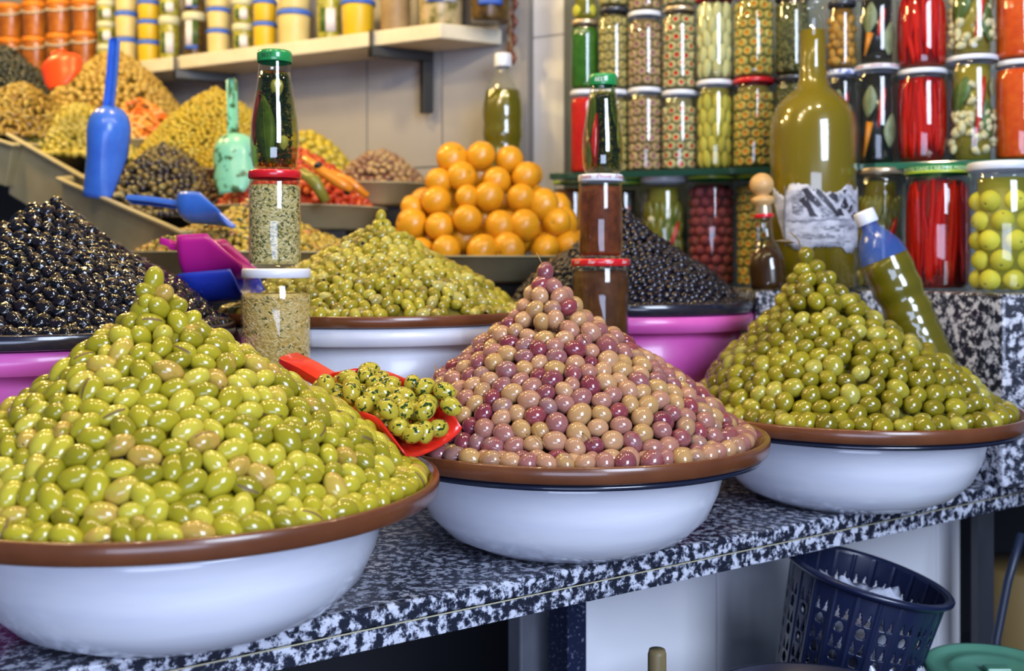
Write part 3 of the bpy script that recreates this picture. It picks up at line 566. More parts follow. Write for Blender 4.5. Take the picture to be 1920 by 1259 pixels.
# ------------------------------------------------------------------ scoops
def scoop(name, lab, mt, M, w=.05, L=.12, h=.045, hl=.10, hw=.013, open_front=.55, thick=.0016, group=None, taper=.12, tip=0, back=.32):
    """x forward (mouth), z up (open side), origin at the back of the trough floor"""
    t = thing(name, lab, 'scoop'); t.matrix_world = M
    nu, nv_ = 18, 16; vs = []; fs = []
    for i in range(nu+1):
        s = i/nu; x = L*s; k = math.sqrt(max(.0, 1-(1-min(1, s/back))**2)) if s < back else 1.0; k = max(k, .02)
        wd = w*k*(1-taper*s)*(1-tip*max(0, (s-.55)/.45)**2); hh = h*(1-max(0, (s-open_front))/(1-open_front+.001)*.75)
        zc = h*(1-k)*.8
        for j in range(nv_+1):
            a = -PI/2+PI*j/nv_; y = wd*math.sin(a); z = hh-(hh-zc)*math.cos(a) if hh > zc else zc
            vs.append((x-.35*hh*(abs(math.sin(a))**4)*(s > .95)*.0, y, z))
    for i in range(nu):
        for j in range(nv_): q = i*(nv_+1)+j; fs.append((q, q+nv_+1, q+nv_+2, q+1))
    m = MB(); m.add(vs, fs); o = m.build('trough', mt, t); sm = o.modifiers.new('s', 'SOLIDIFY'); sm.thickness = thick; sm.offset = 0
    m = MB(); pts = [(0.012, h*.80), (-.01, h*.86), (-hl*.5, h*.95), (-hl+.004, h*1.0), (-hl, h*.97)]
    # channel-section handle
    vs = []; fs = []
    for x, z in pts:
        k = 1.0 if x > -hl+.002 else .55
        for y, dz in ((-hw*.5*k, -.008*k), (-hw*.5*k, .0), (hw*.5*k, .0), (hw*.5*k, -.008*k)): vs.append((x, y, z+dz))
    for i in range(len(pts)-1):
        for j in range(3): q = i*4+j; fs.append((q, q+4, q+5, q+1))
    e = (len(pts)-1)*4; fs.append((e, e+1, e+2, e+3))
    m.add(vs, fs); o = m.build('handle', mt, t); sm = o.modifiers.new('s', 'SOLIDIFY'); sm.thickness = .0024; sm.offset = 0
    bevel(o, .0008, 2)
    return t
def frameM(origin, xdir, zdir):
    x = Vector(xdir).normalized(); z = Vector(zdir); z = (z-x*z.dot(x)).normalized(); y = z.cross(x)
    M = Matrix((x, y, z)).transposed().to_4x4(); M.translation = Vector(origin); return M
# standing blue scoop (convex back to the viewer)
D_ = 1.78
def sc_between(p_back, p_tip, zdir, **k): return frameM(p_back, Vector(p_tip)-Vector(p_back), zdir)
scoop('blue_scoop', 'bright blue scoop standing upright in the tray of herbed black olives', BLUEP, frameM(P(184, 195, D_), P(176, 355, D_+.02)-P(184, 195, D_), (.15, .95, .05)), w=.040, L=.158, h=.045, hl=.112, hw=.015, taper=.30, tip=.1)
scoop('mint_scoop', 'mint green scoop spattered with herbs standing in the cracked yellow olives', MINT, frameM(P(424, 240, 1.88), P(430, 352, 1.86)-P(424, 240, 1.88), (.12, .9, .1)), w=.041, L=.118, h=.04, hl=.104, hw=.016, taper=.05, tip=.42)
scoop('blue_scoop', 'small blue scoop lying with its handle over the cream tray edge', BLUEP, frameM(P(328, 415, 1.60), P(425, 420, 1.58)-P(328, 415, 1.60), (.1, .35, .9)), w=.032, L=.085, h=.036, hl=.09, hw=.016)
scoop('magenta_scoop', 'magenta scoop nested upright inside a deep blue scoop', MAGE, frameM(P(340, 528, 1.315), P(474, 522, 1.30)-P(340, 528, 1.315), (.05, .1, 1)), w=.028, L=.090, h=.054, hl=.026, hw=.02, open_front=.5, back=.14)
scoop('blue_scoop', 'deep blue scoop under the magenta scoop beside the left jar stack', BLUED, frameM(P(342, 572, 1.32), P(480, 560, 1.30)-P(342, 572, 1.32), (0, .05, 1)), w=.040, L=.095, h=.036, hl=.020, hw=.016, open_front=.9, back=.4)
scoop('orange_red_scoop', 'orange-red scoop leaning on the dark olives under the orange buckets', ORRED, frameM(P(96, 95, 2.05), P(105, 158, 2.03)-P(96, 95, 2.05), (0, .8, .5)), w=.047, L=.078, h=.03, hl=.014, hw=.022, taper=.3, tip=.5)
# red scoop full of herb olives
rb = Vector(P(620, 745, 1.05)); rt = Vector(P(842, 838, .965))
zdirR = Vector((.06, -.30, 1)); MR = frameM(rb-Vector((0, 0, .008)), rt-rb, zdirR)
scoop('red_scoop', 'red scoop full of herbed olives resting between the two front heaps', REDP, MR, w=.044, L=.135, h=.034, hl=.065, hw=.022, open_front=.75)
HO = tmat('herbed_green_olive', [(0, (.36, .27, .02)), (.5, (.44, .36, .03)), (.9, (.50, .42, .05)), (1, (.42, .22, .06))], .15, .4, speck=(190, .55, (.02, .05, .01)))
hm = [fruit('herbed_olive', .0112, .0088, [HO, STEMHOLE], 16, 11, dimple=True, pear=p) for p in (0, .08)]
rr = random.Random(3); ptsR = []
tries = 0
while len(ptsR) < 62 and tries < 6000:
    tries += 1
    x = rr.uniform(.008, .134); y = rr.uniform(-.034, .034); lim = .037*math.sqrt(max(0, 1-(1-min(1, x/.043))**2))
    if abs(y) > lim: continue
    zz = .012+.022*(abs(y)/.04)**2*1.2+rr.choice([0, .013, .024])*(1-(y/.045)**2)*(1.0 if .02 < x < .125 else .5)
    p = Vector((x, y, zz))
    if all((p-q).length > .0158 for q in ptsR): ptsR.append(p)
for p in ptsR:
    o = obj('herbed_olive', hm[rr.randrange(2)], None, label='herb-flecked yellow olive in the red scoop, %s, %s, %s' % ('near the lip' if p.x > .095 else 'middle' if p.x > .05 else 'near the handle', 'near side' if p.y < -.01 else 'far side' if p.y > .01 else 'along the middle', 'on top' if p.z > .028 else 'lower down'), category='olive', group='herbed olives in the red scoop')
    o.matrix_world = MR @ Matrix.Translation(p) @ Euler((rr.uniform(0, 6), rr.uniform(0, 6), rr.uniform(0, 6))).to_matrix().to_4x4()

# ------------------------------------------------------------------ jars
def wrap_text(txt, r, size, z, mt, parent, name='lid_text', a0=0, italic=False, span=None):
    c = bpy.data.curves.new('t', 'FONT'); c.body = txt; c.size = size; c.align_x = 'CENTER'; c.shear = .3 if italic else 0; c.resolution_u = 2
    o = bpy.data.objects.new('t', c); COL.objects.link(o); dg = bpy.context.evaluated_depsgraph_get(); me = bpy.data.meshes.new_from_object(o.evaluated_get(dg))
    bpy.data.objects.remove(o)
    for v in me.vertices:
        a = v.co.x/r+a0; v.co = Vector((r*math.sin(a), -r*math.cos(a), z+v.co.y))
    me.materials.clear(); me.materials.append(mt); me.name = name
    return obj(name, me, parent)
INKR = mat('red_ink', (.45, .02, .09), .5); INKW = mat('white_ink', (.85, .82, .85), .5); INKK = mat('black_ink', (.02, .02, .035), .5); INKY = mat('lime_ink', (.80, .90, .55), .5)
def lid(t, r, z, h, kind, seg=48):
    MB().lathe([(r*.97, z), (r, z+h*.1), (r, z+h*.75), (r*.985, z+h*.93), (r*.95, z+h), (r*.86, z+h), (r*.83, z+h*.90), (.0005, z+h*.90)], seg).build('lid', LID[kind], t)
    if kind == 'green' : pass
def prism_fruit(): pass
CONT = {}
def cm(key, fn):
    if key not in CONT: CONT[key] = fn()
    return CONT[key]
RING_S = {
 'red': ((.56, .50, .24), (.62, .012, .006)), 'orange': ((.58, .48, .12), (.74, .24, .010)), 'mauve': ((.50, .36, .18), (.34, .14, .18)), 'beige': ((.50, .42, .15), (.40, .28, .09))}
def contents(t, kind, r, h, z0):
    """fills a jar of inner radius r between z0 and h; local coordinates"""
    rr = random.Random(int(r*1e6)+int(h*1e5)+len(kind)); H = h-z0
    def core(mt, k=.80, hh=None): MB().lathe([(.0005, z0), (r*k, z0), (r*k, z0+(hh or H)), (.0005, z0+(hh or H))], 28).build('brine', mt, t)
    if kind.startswith('ring_'):
        c1, c2 = RING_S[kind[5:]]
        a = .0078 if r > .027 else .0068
        mats = cm('m'+kind, lambda: [varmat(kind+'_flesh', [(0, tuple(v*.8 for v in c1)), (1, c1)], .5, 0, spec=.15), varmat(kind+'_filling', [(0, tuple(v*.75 for v in c2)), (1, c2)], .5, 0, spec=.15), ])
        def mk():
            v = MB(); v.lathe([(.0003, .0056), (.50, .0056), (.55, .0064), (.78, .0062), (.97, .0035), (1, 0), (.8, -.004), (.0003, -.006)], 12)
            v.v = [Vector((q[0]*(.0084 if q[0]*q[0]+q[1]*q[1] > 1e-6 else 1), q[1]*(.0084 if q[0]*q[0]+q[1]*q[1] > 1e-6 else 1), q[2])) for q in v.v]
            return mesh('stuffed_olive', v.v, v.f, mats, [1 if i < 12 else 0 for i in range(len(v.f))])
        me = cm('s'+kind, mk); core(cm('b'+kind, lambda: mat(kind+'_brine', tuple(v*.35 for v in c1), .4)))
        nr = int(H/.0158)
        for j in range(nr):
            n = int(2*PI*(r-.004)/.0172)
            for i in range(n):
                an = 2*PI*(i+.5*(j % 2))/n+rr.uniform(-.06, .06)
                if math.sin(an) > .35: continue
                q = Vector((math.cos(an), math.sin(an), rr.uniform(-.12, .12)))
                o = obj('stuffed_olive', me, t, (math.cos(an)*(r-.0065), math.sin(an)*(r-.0065), z0+.008+j*.0158+rr.uniform(-.001, .001)))
                o.rotation_euler = q.to_track_quat('Z', 'Y').to_euler(); o.scale = (rr.uniform(.88, 1.05),)*3
    elif kind in ('pointed_pale', 'pointed_yellow', 'balls', 'mixed_olive', 'garlic_brown'):
        A, B, c, st = {'pointed_pale': (.0175, .0086, (.56, .54, .26), .0145), 'pointed_yellow': (.0165, .0083, (.50, .44, .07), .0145), 'balls': (.0150, .0157, (.66, .60, .06), .0252), 'mixed_olive': (.0105, .0095, (.26, .05, .06), .021), 'garlic_brown': (.011, .008, (.50, .26, .05), .0165)}[kind]
        mt = cm('m'+kind, lambda: varmat(kind+'_skin', [(0, tuple(v*.85 for v in c)), (.7, c), (1, tuple(min(1, v*1.1) for v in c))], .5, 0, spec=.15))
        me = cm('s'+kind, lambda: fruit('pickled_'+('lemon' if kind == 'balls' else 'olive'), A, B, [mt, STEMHOLE], 14, 9, dimple=(kind == 'balls')))
        nm = {'balls': 'lemon', 'garlic_brown': 'garlic_clove'}.get(kind, 'olive')
        core(cm('b'+kind, lambda: mat(kind+'_brine', tuple(v*.38 for v in c), .4)), .72 if kind == 'balls' else .80)
        dz = {'balls': .0282, 'mixed_olive': .017, 'garlic_brown': .0135}.get(kind, .0245); nr = int((H-.004)/dz)
        for j in range(nr):
            n = int(round(2*PI*(r-B)/(2*B*1.0)))
            for i in range(n):
                an = 2*PI*(i+.5*(j % 2))/n+rr.uniform(-.05, .05)
                if math.sin(an) > .4: continue
                o = obj(nm, me, t, (math.cos(an)*(r-B*1.04), math.sin(an)*(r-B*1.04), z0+A*.9+j*dz))
                if kind == 'balls': o.rotation_euler = Vector((math.cos(an), math.sin(an), rr.uniform(-1, 1))).to_track_quat('Z', 'Y').to_euler()
                elif kind.startswith('pointed'): o.rotation_euler = (rr.uniform(-.15, .15), rr.uniform(-.15, .15), rr.uniform(0, 6))
                else: o.rotation_euler = (rr.uniform(0, 3), rr.uniform(0, 3), rr.uniform(0, 6))
    elif kind == 'strips':
        mt = cm('strips', lambda: varmat('red_pepper_strip', [(0, (.34, .003, .003)), (1, (.60, .012, .004))], .5, 0, spec=.12)); core(cm('sb', lambda: mat('red_brine', (.22, .006, .006), .4)), .82)
        for i in range(26):
            an = PI+PI*i/25+rr.uniform(-.05, .05); rad = r-.0055; hh = H*rr.uniform(.55, .98); zb = z0+.002+rr.uniform(0, H-hh); tw = rr.uniform(-.35, .35); wob = rr.uniform(0, 6)
            pts = [(math.cos(an+tw*(k/6-.5)+.05*math.sin(k+wob))*rad, math.sin(an+tw*(k/6-.5)+.05*math.sin(k+wob))*rad, zb+hh*k/6) for k in range(7)]
            m = MB(); m.tube(pts, [.0022, .0040, .0048, .0050, .0046, .0038, .0018], 7); m.build('pepper_strip', mt, t)
    elif kind in ('capers',):
        mt = cm('cap', lambda: varmat('caper', [(0, (.05, .06, .012)), (.6, (.12, .12, .02)), (1, (.2, .17, .05))], .3, .3)); me = cm('capm', lambda: fruit('caper', .0034, .0031, [mt, STEMHOLE], 7, 5))
        ins = []
        for i in range(520):
            an = rr.uniform(PI*.9, PI*2.1); ins.append((me, Matrix.Translation((math.cos(an)*(r-.0036), math.sin(an)*(r-.0036), z0+.003+rr.random()*(H-.006)))))
        joined('capers', ins, [mt, STEMHOLE], t, kind='stuff'); core(cm('capb', lambda: mat('caper_brine', (.05, .05, .012), .5)), .9)
    elif kind.startswith('solid'):
        mt = {'solid_green': ('green_paste', [(.3, (.02, .10, .008)), (.7, (.045, .17, .015))]), 'solid_red': ('red_paste', [(.3, (.48, .008, .006)), (.7, (.62, .02, .01))]), 'solid_orange': ('orange_paste', [(.3, (.62, .06, .008)), (.7, (.74, .12, .012))]),
              'solid_brown': ('brown_paste', [(.25, (.05, .012, .006)), (.5, (.14, .035, .012)), (.75, (.22, .06, .02))]), 'solid_tan': ('chopped_garlic', [(.3, (.26, .15, .02)), (.42, (.54, .37, .10)), (.6, (.64, .47, .18)), (.75, (.74, .60, .32))]),
              'solid_herb': ('herb_garlic', [(.36, (.14, .11, .02)), (.44, (.42, .34, .11)), (.55, (.62, .50, .22)), (.7, (.70, .60, .34))]), 'solid_darkred': ('dark_paste', [(.3, (.06, .02, .008)), (.7, (.12, .045, .015))]),
              'solid_mustard': ('mustard', [(.3, (.62, .40, .02)), (.7, (.70, .46, .03))])}[kind]
        sc = 170 if kind in ('solid_tan', 'solid_herb') else 60
        m_ = cm(kind, lambda: noisemat(mt[0], mt[1], sc, 5, .5, 0, spec=.12, bump=.6 if sc > 100 else .2, dist=.4))
        MB().lathe([(.0005, z0), (r*.9, z0), (r*.985, z0+.004), (r*.99, z0+H*.9), (r*.93, z0+H), (.0005, z0+H)], 36).build('paste', m_, t)
        if sc > 100:   # flakes pressed against the glass, real relief
            fk = cm('fk'+kind, lambda: varmat(kind+'_flake', [(0, mt[1][1][1]), (.5, mt[1][2][1]), (1, mt[1][3][1])], .3, .3)); gm = cm('fg', lambda: varmat('green_flake', [(0, (.03, .05, .01)), (1, (.12, .13, .02))], .4, .2))
            fm_ = fruit('flake', .0030, .0011, [fk, STEMHOLE], 6, 4, wr=.4); gm_ = fruit('flake', .0026, .0007, [gm, STEMHOLE], 5, 4); ins = []; gi = []
            for i in range(1500):
                an = rr.uniform(PI*.9, PI*2.1); z = z0+.003+rr.random()*(H-.006); q = Vector((-math.sin(an), math.cos(an), rr.uniform(-1.5, 1.5))).to_track_quat('Z', 'Y')
                M = Matrix.Translation((math.cos(an)*r*.978, math.sin(an)*r*.978, z)) @ q.to_matrix().to_4x4()
                (gi if rr.random() < (.25 if kind == 'solid_herb' else .07) else ins).append((gm_ if 0 else fm_, M))
            joined('garlic_flakes', ins, [fk, STEMHOLE], t, kind='stuff'); joined('herb_flakes', gi, [gm, STEMHOLE], t, kind='stuff')
    elif kind in ('garlic_leaf', 'dark_leaf', 'pickle_leaf', 'green_mix', 'herb_bottle', 'herb_bottle2'):
        bcol = {'garlic_leaf': (.30, .24, .03), 'dark_leaf': (.02, .02, .018), 'pickle_leaf': (.28, .24, .03), 'green_mix': (.14, .12, .02)}.get(kind)
        if bcol: core(cm('b'+kind, lambda: mat(kind+'_liquid', bcol, .25, coat=.3)), .72)
        def leaf(an, z, L, W, lean, mt=LEAF, rad=None):
            rad = rad or r*.93; vs = []; fs = []; n = 8
            for i in range(n+1):
                s = i/n; wv = W*math.sin(PI*min(.98, max(.03, s)))**.8
                for j in (-1, 0, 1):
                    u = lean*(s-.5)*L+j*wv*.5; aa = an+u/rad; rd = rad-(.0015 if j == 0 else 0)
                    vs.append((math.cos(aa)*rd, math.sin(aa)*rd, z+(s-.5)*L))
            for i in range(n):
                for j in (0, 1): q = i*3+j; fs.append((q, q+1, q+4, q+3))
            m = MB(); m.add(vs, fs); o = m.build('bay_leaf', mt, t); sm = o.modifiers.new('s', 'SOLIDIFY'); sm.thickness = .0007
            vs2 = [Vector(vs[i*3+1])*1 for i in range(n+1)]; m = MB(); m.tube([Vector((v.x*1.012, v.y*1.012, v.z)) for v in vs2], .0004, 4); m.build('vein', LEAFG, o)
        def chili(an, z, L, lean, rad=None, w_=.0045):
            rad = rad or r*.88; pts = [(math.cos(an+lean*(k/6-.5))*rad, math.sin(an+lean*(k/6-.5))*rad, z+(k/6-.5)*L) for k in range(7)]
            MB().tube(pts, [w_*.2, w_*.6, w_*.85, w_, w_*1.05, w_*.9, w_*.4], 8).build('chili', CHILI, t)
        def clove(an, z, s=1, mt=GARLIC, rad=None):
            me = cm('clove', lambda: fruit('garlic_clove', .0105, .0072, [GARLIC, STEMHOLE], 12, 8, pear=.2)); rad = rad or r-.0085
            o = obj('garlic_clove', me, t, (math.cos(an)*rad, math.sin(an)*rad, z), (rr.uniform(-1.2, 1.2), rr.uniform(-1.2, 1.2), rr.uniform(0, 6))); o.scale = (s, s, s)
        FR = -PI/2
        if kind == 'garlic_leaf':
            for i in range(34):
                an = rr.uniform(PI*.95, PI*2.05)
                clove(an, z0+.01+rr.random()*(H-.02)*(1 if rr.random() < .4 else .5), rr.uniform(.75, 1.05))
            leaf(FR-.5, z0+H*.68, .055, .030, .35); leaf(FR+.75, z0+H*.42, .062, .026, -.15, LEAF); chili(FR+.35, z0+H*.5, H*.72, .45); leaf(FR+1.0, z0+H*.75, .03, .014, 0, LEAFG)
        elif kind == 'dark_leaf':
            leaf(FR-.35, z0+H*.68, .052, .024, .1, LEAFG); leaf(FR+.75, z0+H*.35, .055, .026, .1, LEAFG); chili(FR+.25, z0+H*.6, H*.45, .35)
            MB().tube([(math.cos(FR-.7)*r*.85, math.sin(FR-.7)*r*.85, z0+.01), (math.cos(FR-.35)*r*.85, math.sin(FR-.35)*r*.85, z0+H*.45)], [.0015, .006], 7).build('carrot_sliver', OS, t)
        elif kind in ('pickle_leaf', 'green_mix'):
            me = cm('gherk', lambda: fruit('gherkin', .022, .0075, [mat('gherkin_skin', (.20, .19, .02), .3, coat=.3), STEMHOLE], 12, 9, wr=.08))
            for j in range(int(H/.03)):
                for i in range(9):
                    an = PI+PI*(i+.5*(j % 2))/8; o = obj('gherkin', me, t, (math.cos(an)*(r-.010), math.sin(an)*(r-.010), z0+.02+j*.027), (rr.uniform(-.3, .3), rr.uniform(-.3, .3), 0))
            for i in range(8): clove(rr.uniform(PI*1.0, PI*2.0), z0+.012+rr.random()*H*.6, .9, rad=r-.006)
            leaf(FR+.3, z0+H*.6, .06, .022, .2, LEAF if kind == 'pickle_leaf' else LEAFG); chili(FR+.55, z0+H*.5, .05, .5, r*.95)
        else:
            pass
    return
def jar(name, label, px, py_lid, py_bot, w, D=None, off=None, lidk='white', lidh=.0085, kind='solid_red', rimr=.93, waist=False, zb=None, xy=None, lidtext=None, glass=None, group=None, shoulder=.010, neck=.006, fill=None, cat='jar', lidw=None):
    if xy is None: xy = (Xp(px, D), D)
    D = xy[1]; r = w*D/F/2; z0 = zb if zb is not None else Zp(py_bot, D); z1 = Zp(py_lid, D); H = z1-z0
    t = thing(name, label, cat, (xy[0], xy[1], z0), group=group); t.rotation_euler = (0, 0, math.atan2(-xy[0], xy[1])*-1*-1)
    hl = H-lidh; ln = (lidw*D/F/2 if lidw else r*rimr)
    pf = [(.0005, .0006), (r*.80, .0006), (r*.95, .003), (r, .009)]
    if waist: pf += [(r, H*.30), (r*.95, H*.45), (r*.95, H*.58), (r*.99, H*.68)]
    pf += [(r, hl-neck-shoulder), (r*.985, hl-neck-shoulder*.6), (ln*.955, hl-neck), (ln*.95, hl), (ln*.90, hl)]
    MB().lathe(pf, 48).build('glass', glass or GLASS, t)
    lid(t, ln, hl-.001, lidh, lidk)
    fh = (fill if fill else (hl-neck*1.2))
    contents(t, kind, r*.95 if not waist else r*.91, fh, .0035)
    if lidtext:
        txts, mt, sz, it = lidtext
        for a0, s in txts: wrap_text(s, ln*1.003+.0005, sz, hl+lidh*.25, mt, t, a0=a0, italic=it)
    return t
# --- stack at left of the pitted olives
sx = Xp(518.5, 1.19)
cup = thing('upturned_tub', 'small white plastic tub holding up the left jar stack', 'tub', (sx+.004, 1.195, 0))
MB().lathe([(.001, .1625), (.052, .1625), (.0555, .161), (.058, .157), (.058, .150), (.0565, .149), (.056, .10), (.052, 0)], 48).build('body', WPL, cup)
jar('pickle_jar', 'chopped garlic jar with a white lid at the foot of the left stack', 0, 502, 0, 130, xy=(sx, 1.19), zb=.1632, lidk='white', lidh=.0105, kind='solid_tan', rimr=.985, neck=.012, fill=.101, shoulder=.010)
zs = Zp(502, 1.19)
jar('pickle_jar', 'garlic and herb jar with a red lid in the middle of the left stack', 0, 319, 0, 96, xy=(Xp(515.5, 1.19), 1.19), zb=zs, lidk='red', lidh=.009, kind='solid_herb', rimr=1.02, neck=.007, shoulder=.012)
zs2 = Zp(319, 1.19)
def herb_bottle(label, px, D, zb, ztop, lidpx, w, kind):
    x = Xp(px, D); H = ztop-zb; r = w*D/F/2; rn = lidpx*D/F/2; t = thing('herb_bottle', label, 'bottle', (x, D, zb)); lh = .0125*D/1.19
    pf = [(.0005, .001), (r*.80, .001), (r*.88, .004), (r*.96, H*.10), (r, H*.24), (r*.97, H*.38), (r*.84, H*.56), (r*.70, H*.74), (rn*.90, H*.86), (rn*.88, H-lh*1.2), (rn*.86, H-lh*.3)]
    MB().lathe(pf, 48).build('glass', GLASS, t)
    MB().lathe([(rn*.97, H-lh), (rn, H-lh*.9), (rn, H-lh*.25), (rn*.95, H), (rn*.6, H-.0005), (.0005, H-.0005)], 40).build('cap', LID['green'], t)
    rad = lambda z: np.interp(z/H, [0, .1, .24, .38, .56, .74, .86, 1], [r*.86, r*.96, r, r*.97, r*.84, r*.7, rn*.9, rn*.88])
    OIL = cm('oil', lambda: mat('olive_oil_dark', (.045, .055, .008), .2, coat=.2))
    oilm = cm('oilg', lambda: glassmat('pale_oil', (.72, .72, .34)))
    MB().lathe([(.0005, .003)]+[(rad(H*q)*.955, max(.003, H*q)) for q in (.01, .1, .24, .38, .56, .74, .82)]+[(.0005, H*.82)], 32).build('oil', oilm, t)
    rr = random.Random(len(label))
    def sprig(an, z0_, z1_, k=.6, n=60):
        m = MB(); pts = [(math.cos(an+.3*math.sin(z*90))*rad(z)*k, math.sin(an+.3*math.sin(z*90))*rad(z)*k, z) for z in np.linspace(z0_, z1_, 8)]
        m.tube(pts, .0006, 4)
        for i in range(n*3):
            z = rr.uniform(z0_, z1_); p = Vector((math.cos(an)*rad(z)*k, math.sin(an)*rad(z)*k, z)); d = Vector((rr.uniform(-1, 1), rr.uniform(-1, 1), rr.uniform(-.4, 1))).normalized()*rr.uniform(.003, .007)
            s = Vector((d.y, -d.x, 0)).normalized()*.0019; m.add([p, p+d*.5+s, p+d, p+d*.5-s], [(0, 1, 2, 3)])
        m.build('thyme_sprig', THYME, t, kind='stuff')
    for an in (-2.6, -2.2, -1.9, -1.6, -1.3, -1.0, -.6, -.2, .6, 1.2, 1.8, 2.4): sprig(an, H*.03, H*.80, rr.uniform(.35, .8))
    def lf(an, zc, L, W, lean, mt):
        vs = []; fs = []; n = 10
        for i in range(n+1):
            s = i/n; z = zc+(s-.5)*L; wv = W*math.sin(PI*min(.985, max(.02, s)))**.75; rd0 = rad(z)*.90
            for j in (-1, 0, 1):
                u = lean*(s-.5)*L+j*wv*.5; aa = an+u/rd0; rd = rd0-(.001 if j == 0 else 0); vs.append((math.cos(aa)*rd, math.sin(aa)*rd, z))
        for i in range(n):
            for j in (0, 1): q = i*3+j; fs.append((q, q+1, q+4, q+3))
        m = MB(); m.add(vs, fs); o = m.build('bay_leaf', mt, t); sm = o.modifiers.new('s', 'SOLIDIFY'); sm.thickness = .0006
        MB().tube([Vector((vs[i*3+1][0]*1.03, vs[i*3+1][1]*1.03, vs[i*3+1][2])) for i in range(n+1)], .00035, 4).build('vein', LEAFG, o)
    def ch(an, z0_, z1_, w_):
        pts = [(math.cos(an)*rad(z)*.82, math.sin(an)*rad(z)*.82, z) for z in np.linspace(z0_, z1_, 7)]
        MB().tube(pts, [w_*.3, w_*.7, w_, w_, w_*.95, w_*.7, w_*.3], 8).build('chili', CHILI, t)
    FRN = -PI/2
    gc = cm('clove', lambda: fruit('garlic_clove', .0105, .0072, [GARLIC, STEMHOLE], 12, 8, pear=.2))
    if kind == 0:
        lf(FRN-.28, H*.33, H*.56, .026, -.10, LEAF); ch(FRN-1.15, H*.2, H*.66, .0034)
        for an, zz, s in ((FRN+.4, H*.68, 1.0), (FRN+.8, H*.22, .8)):
            o = obj('garlic_clove', gc, t, (math.cos(an)*rad(zz)*.62, math.sin(an)*rad(zz)*.62, zz)); o.scale = (s,)*3
    else:
        lf(FRN-.95, H*.60, H*.50, .016, -.05, LEAF); lf(FRN+.95, H*.70, H*.46, .015, .1, LEAF); lf(FRN-1.0, H*.18, H*.30, .013, 0, LEAFG); lf(FRN+1.05, H*.38, H*.26, .010, .1, mat('pale_leaf_slice', (.5, .48, .2), .4)); ch(FRN-.55, H*.06, H*.60, .005)
    wrap_text('BEST', rn*1.003+.0002, lh*.5, H-lh*.72, INKK if kind == 0 else INKW, t, 'cap_text', a0=-.25)
    return t
herb_bottle('herb and bay leaf oil bottle with a green cap topping the left stack', 515, 1.19, zs2, Zp(97, 1.19), 65, 91, 0)
# --- stack behind the pink olives
sx2 = Xp(1126, 1.40); z8 = .150
m = thing('upturned_tub', 'small white tub holding up the brown paste jar stack', 'tub', (sx2, 1.40, 0)); MB().lathe([(.0005, z8-.001), (.034, z8-.001), (.036, z8-.004), (.036, 0)], 40).build('body', WPL, m)
jar('pickle_jar', 'dark brown olive paste jar with a red lid behind the pink olives', 0, 484, 0, 108, xy=(sx2, 1.40), zb=z8, lidk='red', lidh=.0095, kind='solid_darkred', rimr=1.02, neck=.006, lidtext=([(-.9, 'Star'), (-.3, 'Star'), (.3, 'Star'), (.9, 'Star')], INKW, .0060, True))
jar('pickle_jar', 'red-brown paste jar with a printed white lid above the red-lidded jar', 0, 327, 0, 82, xy=(sx2, 1.40), zb=Zp(484, 1.40), lidk='white', lidh=.009, kind='solid_brown', rimr=1.03, neck=.006, lidtext=([(-.75, 'Dounia'), (.15, 'Dounia'), (1.0, 'Dounia')], INKR, .0068, True))
herb_bottle('narrow herb oil bottle with bay leaves and chili topping the brown jar stack', 1130, 1.40, Zp(327, 1.40), Zp(141, 1.40), 55, 78, 1)
# --- shelf jars: (px centre, width, lid top y, bottom y or None, lid, contents, label)
low = [
 (1083, 56, 170, 'white', 'solid_red', 'waisted jar of red pepper paste under a white lid, left end of the shelf', 1),
 (1138, 58, 170, 'white', 'ring_beige', 'jar of beige sliced olives behind the herb oil bottle', 0),
 (1198, 65, 166, 'white', 'ring_mauve', 'jar of beige and mauve olives with a white lid, lower shelf tier', 0),
 (1263, 66, 171, 'white', 'ring_red', 'jar of pimento-stuffed olives with a white lid, lower tier', 0),
 (1331, 70, 152, 'white', 'pointed_yellow', 'jar of pointed yellow-green olives with a white lid, lower tier', 0),
 (1406, 78, 148, 'red', 'ring_orange', 'jar of carrot-stuffed olives with a red lid, lower tier', 0),
 (1480, 66, 143, 'dark', 'capers', 'jar of capers with a dark lid, lower tier behind the big oil bottle', 0),
 (1575, 56, 132, 'check', 'dark_leaf', 'dark jar with a blue checked lid just right of the big oil bottle neck', 0),
 (1642, 84, 124, 'white', 'dark_leaf', 'dark jar of leaves with a red-lettered white lid on the shelf', 0),
 (1729, 92, 132, 'white', 'strips', 'jar of red pepper strips with a white lid, lower tier of the shelf', 0),
 (1825, 96, 107, 'white', 'garlic_leaf', 'jar of garlic cloves, bay leaves and chili with a white lid, lower tier', 0),
 (1916, 84, 115, 'white', 'solid_orange', 'orange paste jar with a white lid at the right edge, lower tier', 0)]
tops = {}
for px, w_, yl, lk, kd, lb, wa in low:
    xy = Sh(px, .045); D = xy[1]
    jar('pickle_jar', lb, px, yl, 0, w_, xy=xy, zb=SZ, lidk=lk, kind=kd, waist=bool(wa), rimr=.98, lidtext=([(-.85, 'Dounia'), (0, 'Dounia'), (.85, 'Dounia')], INKR, .0065, True) if px == 1642 else None)
    tops[px] = Zp(yl, D)
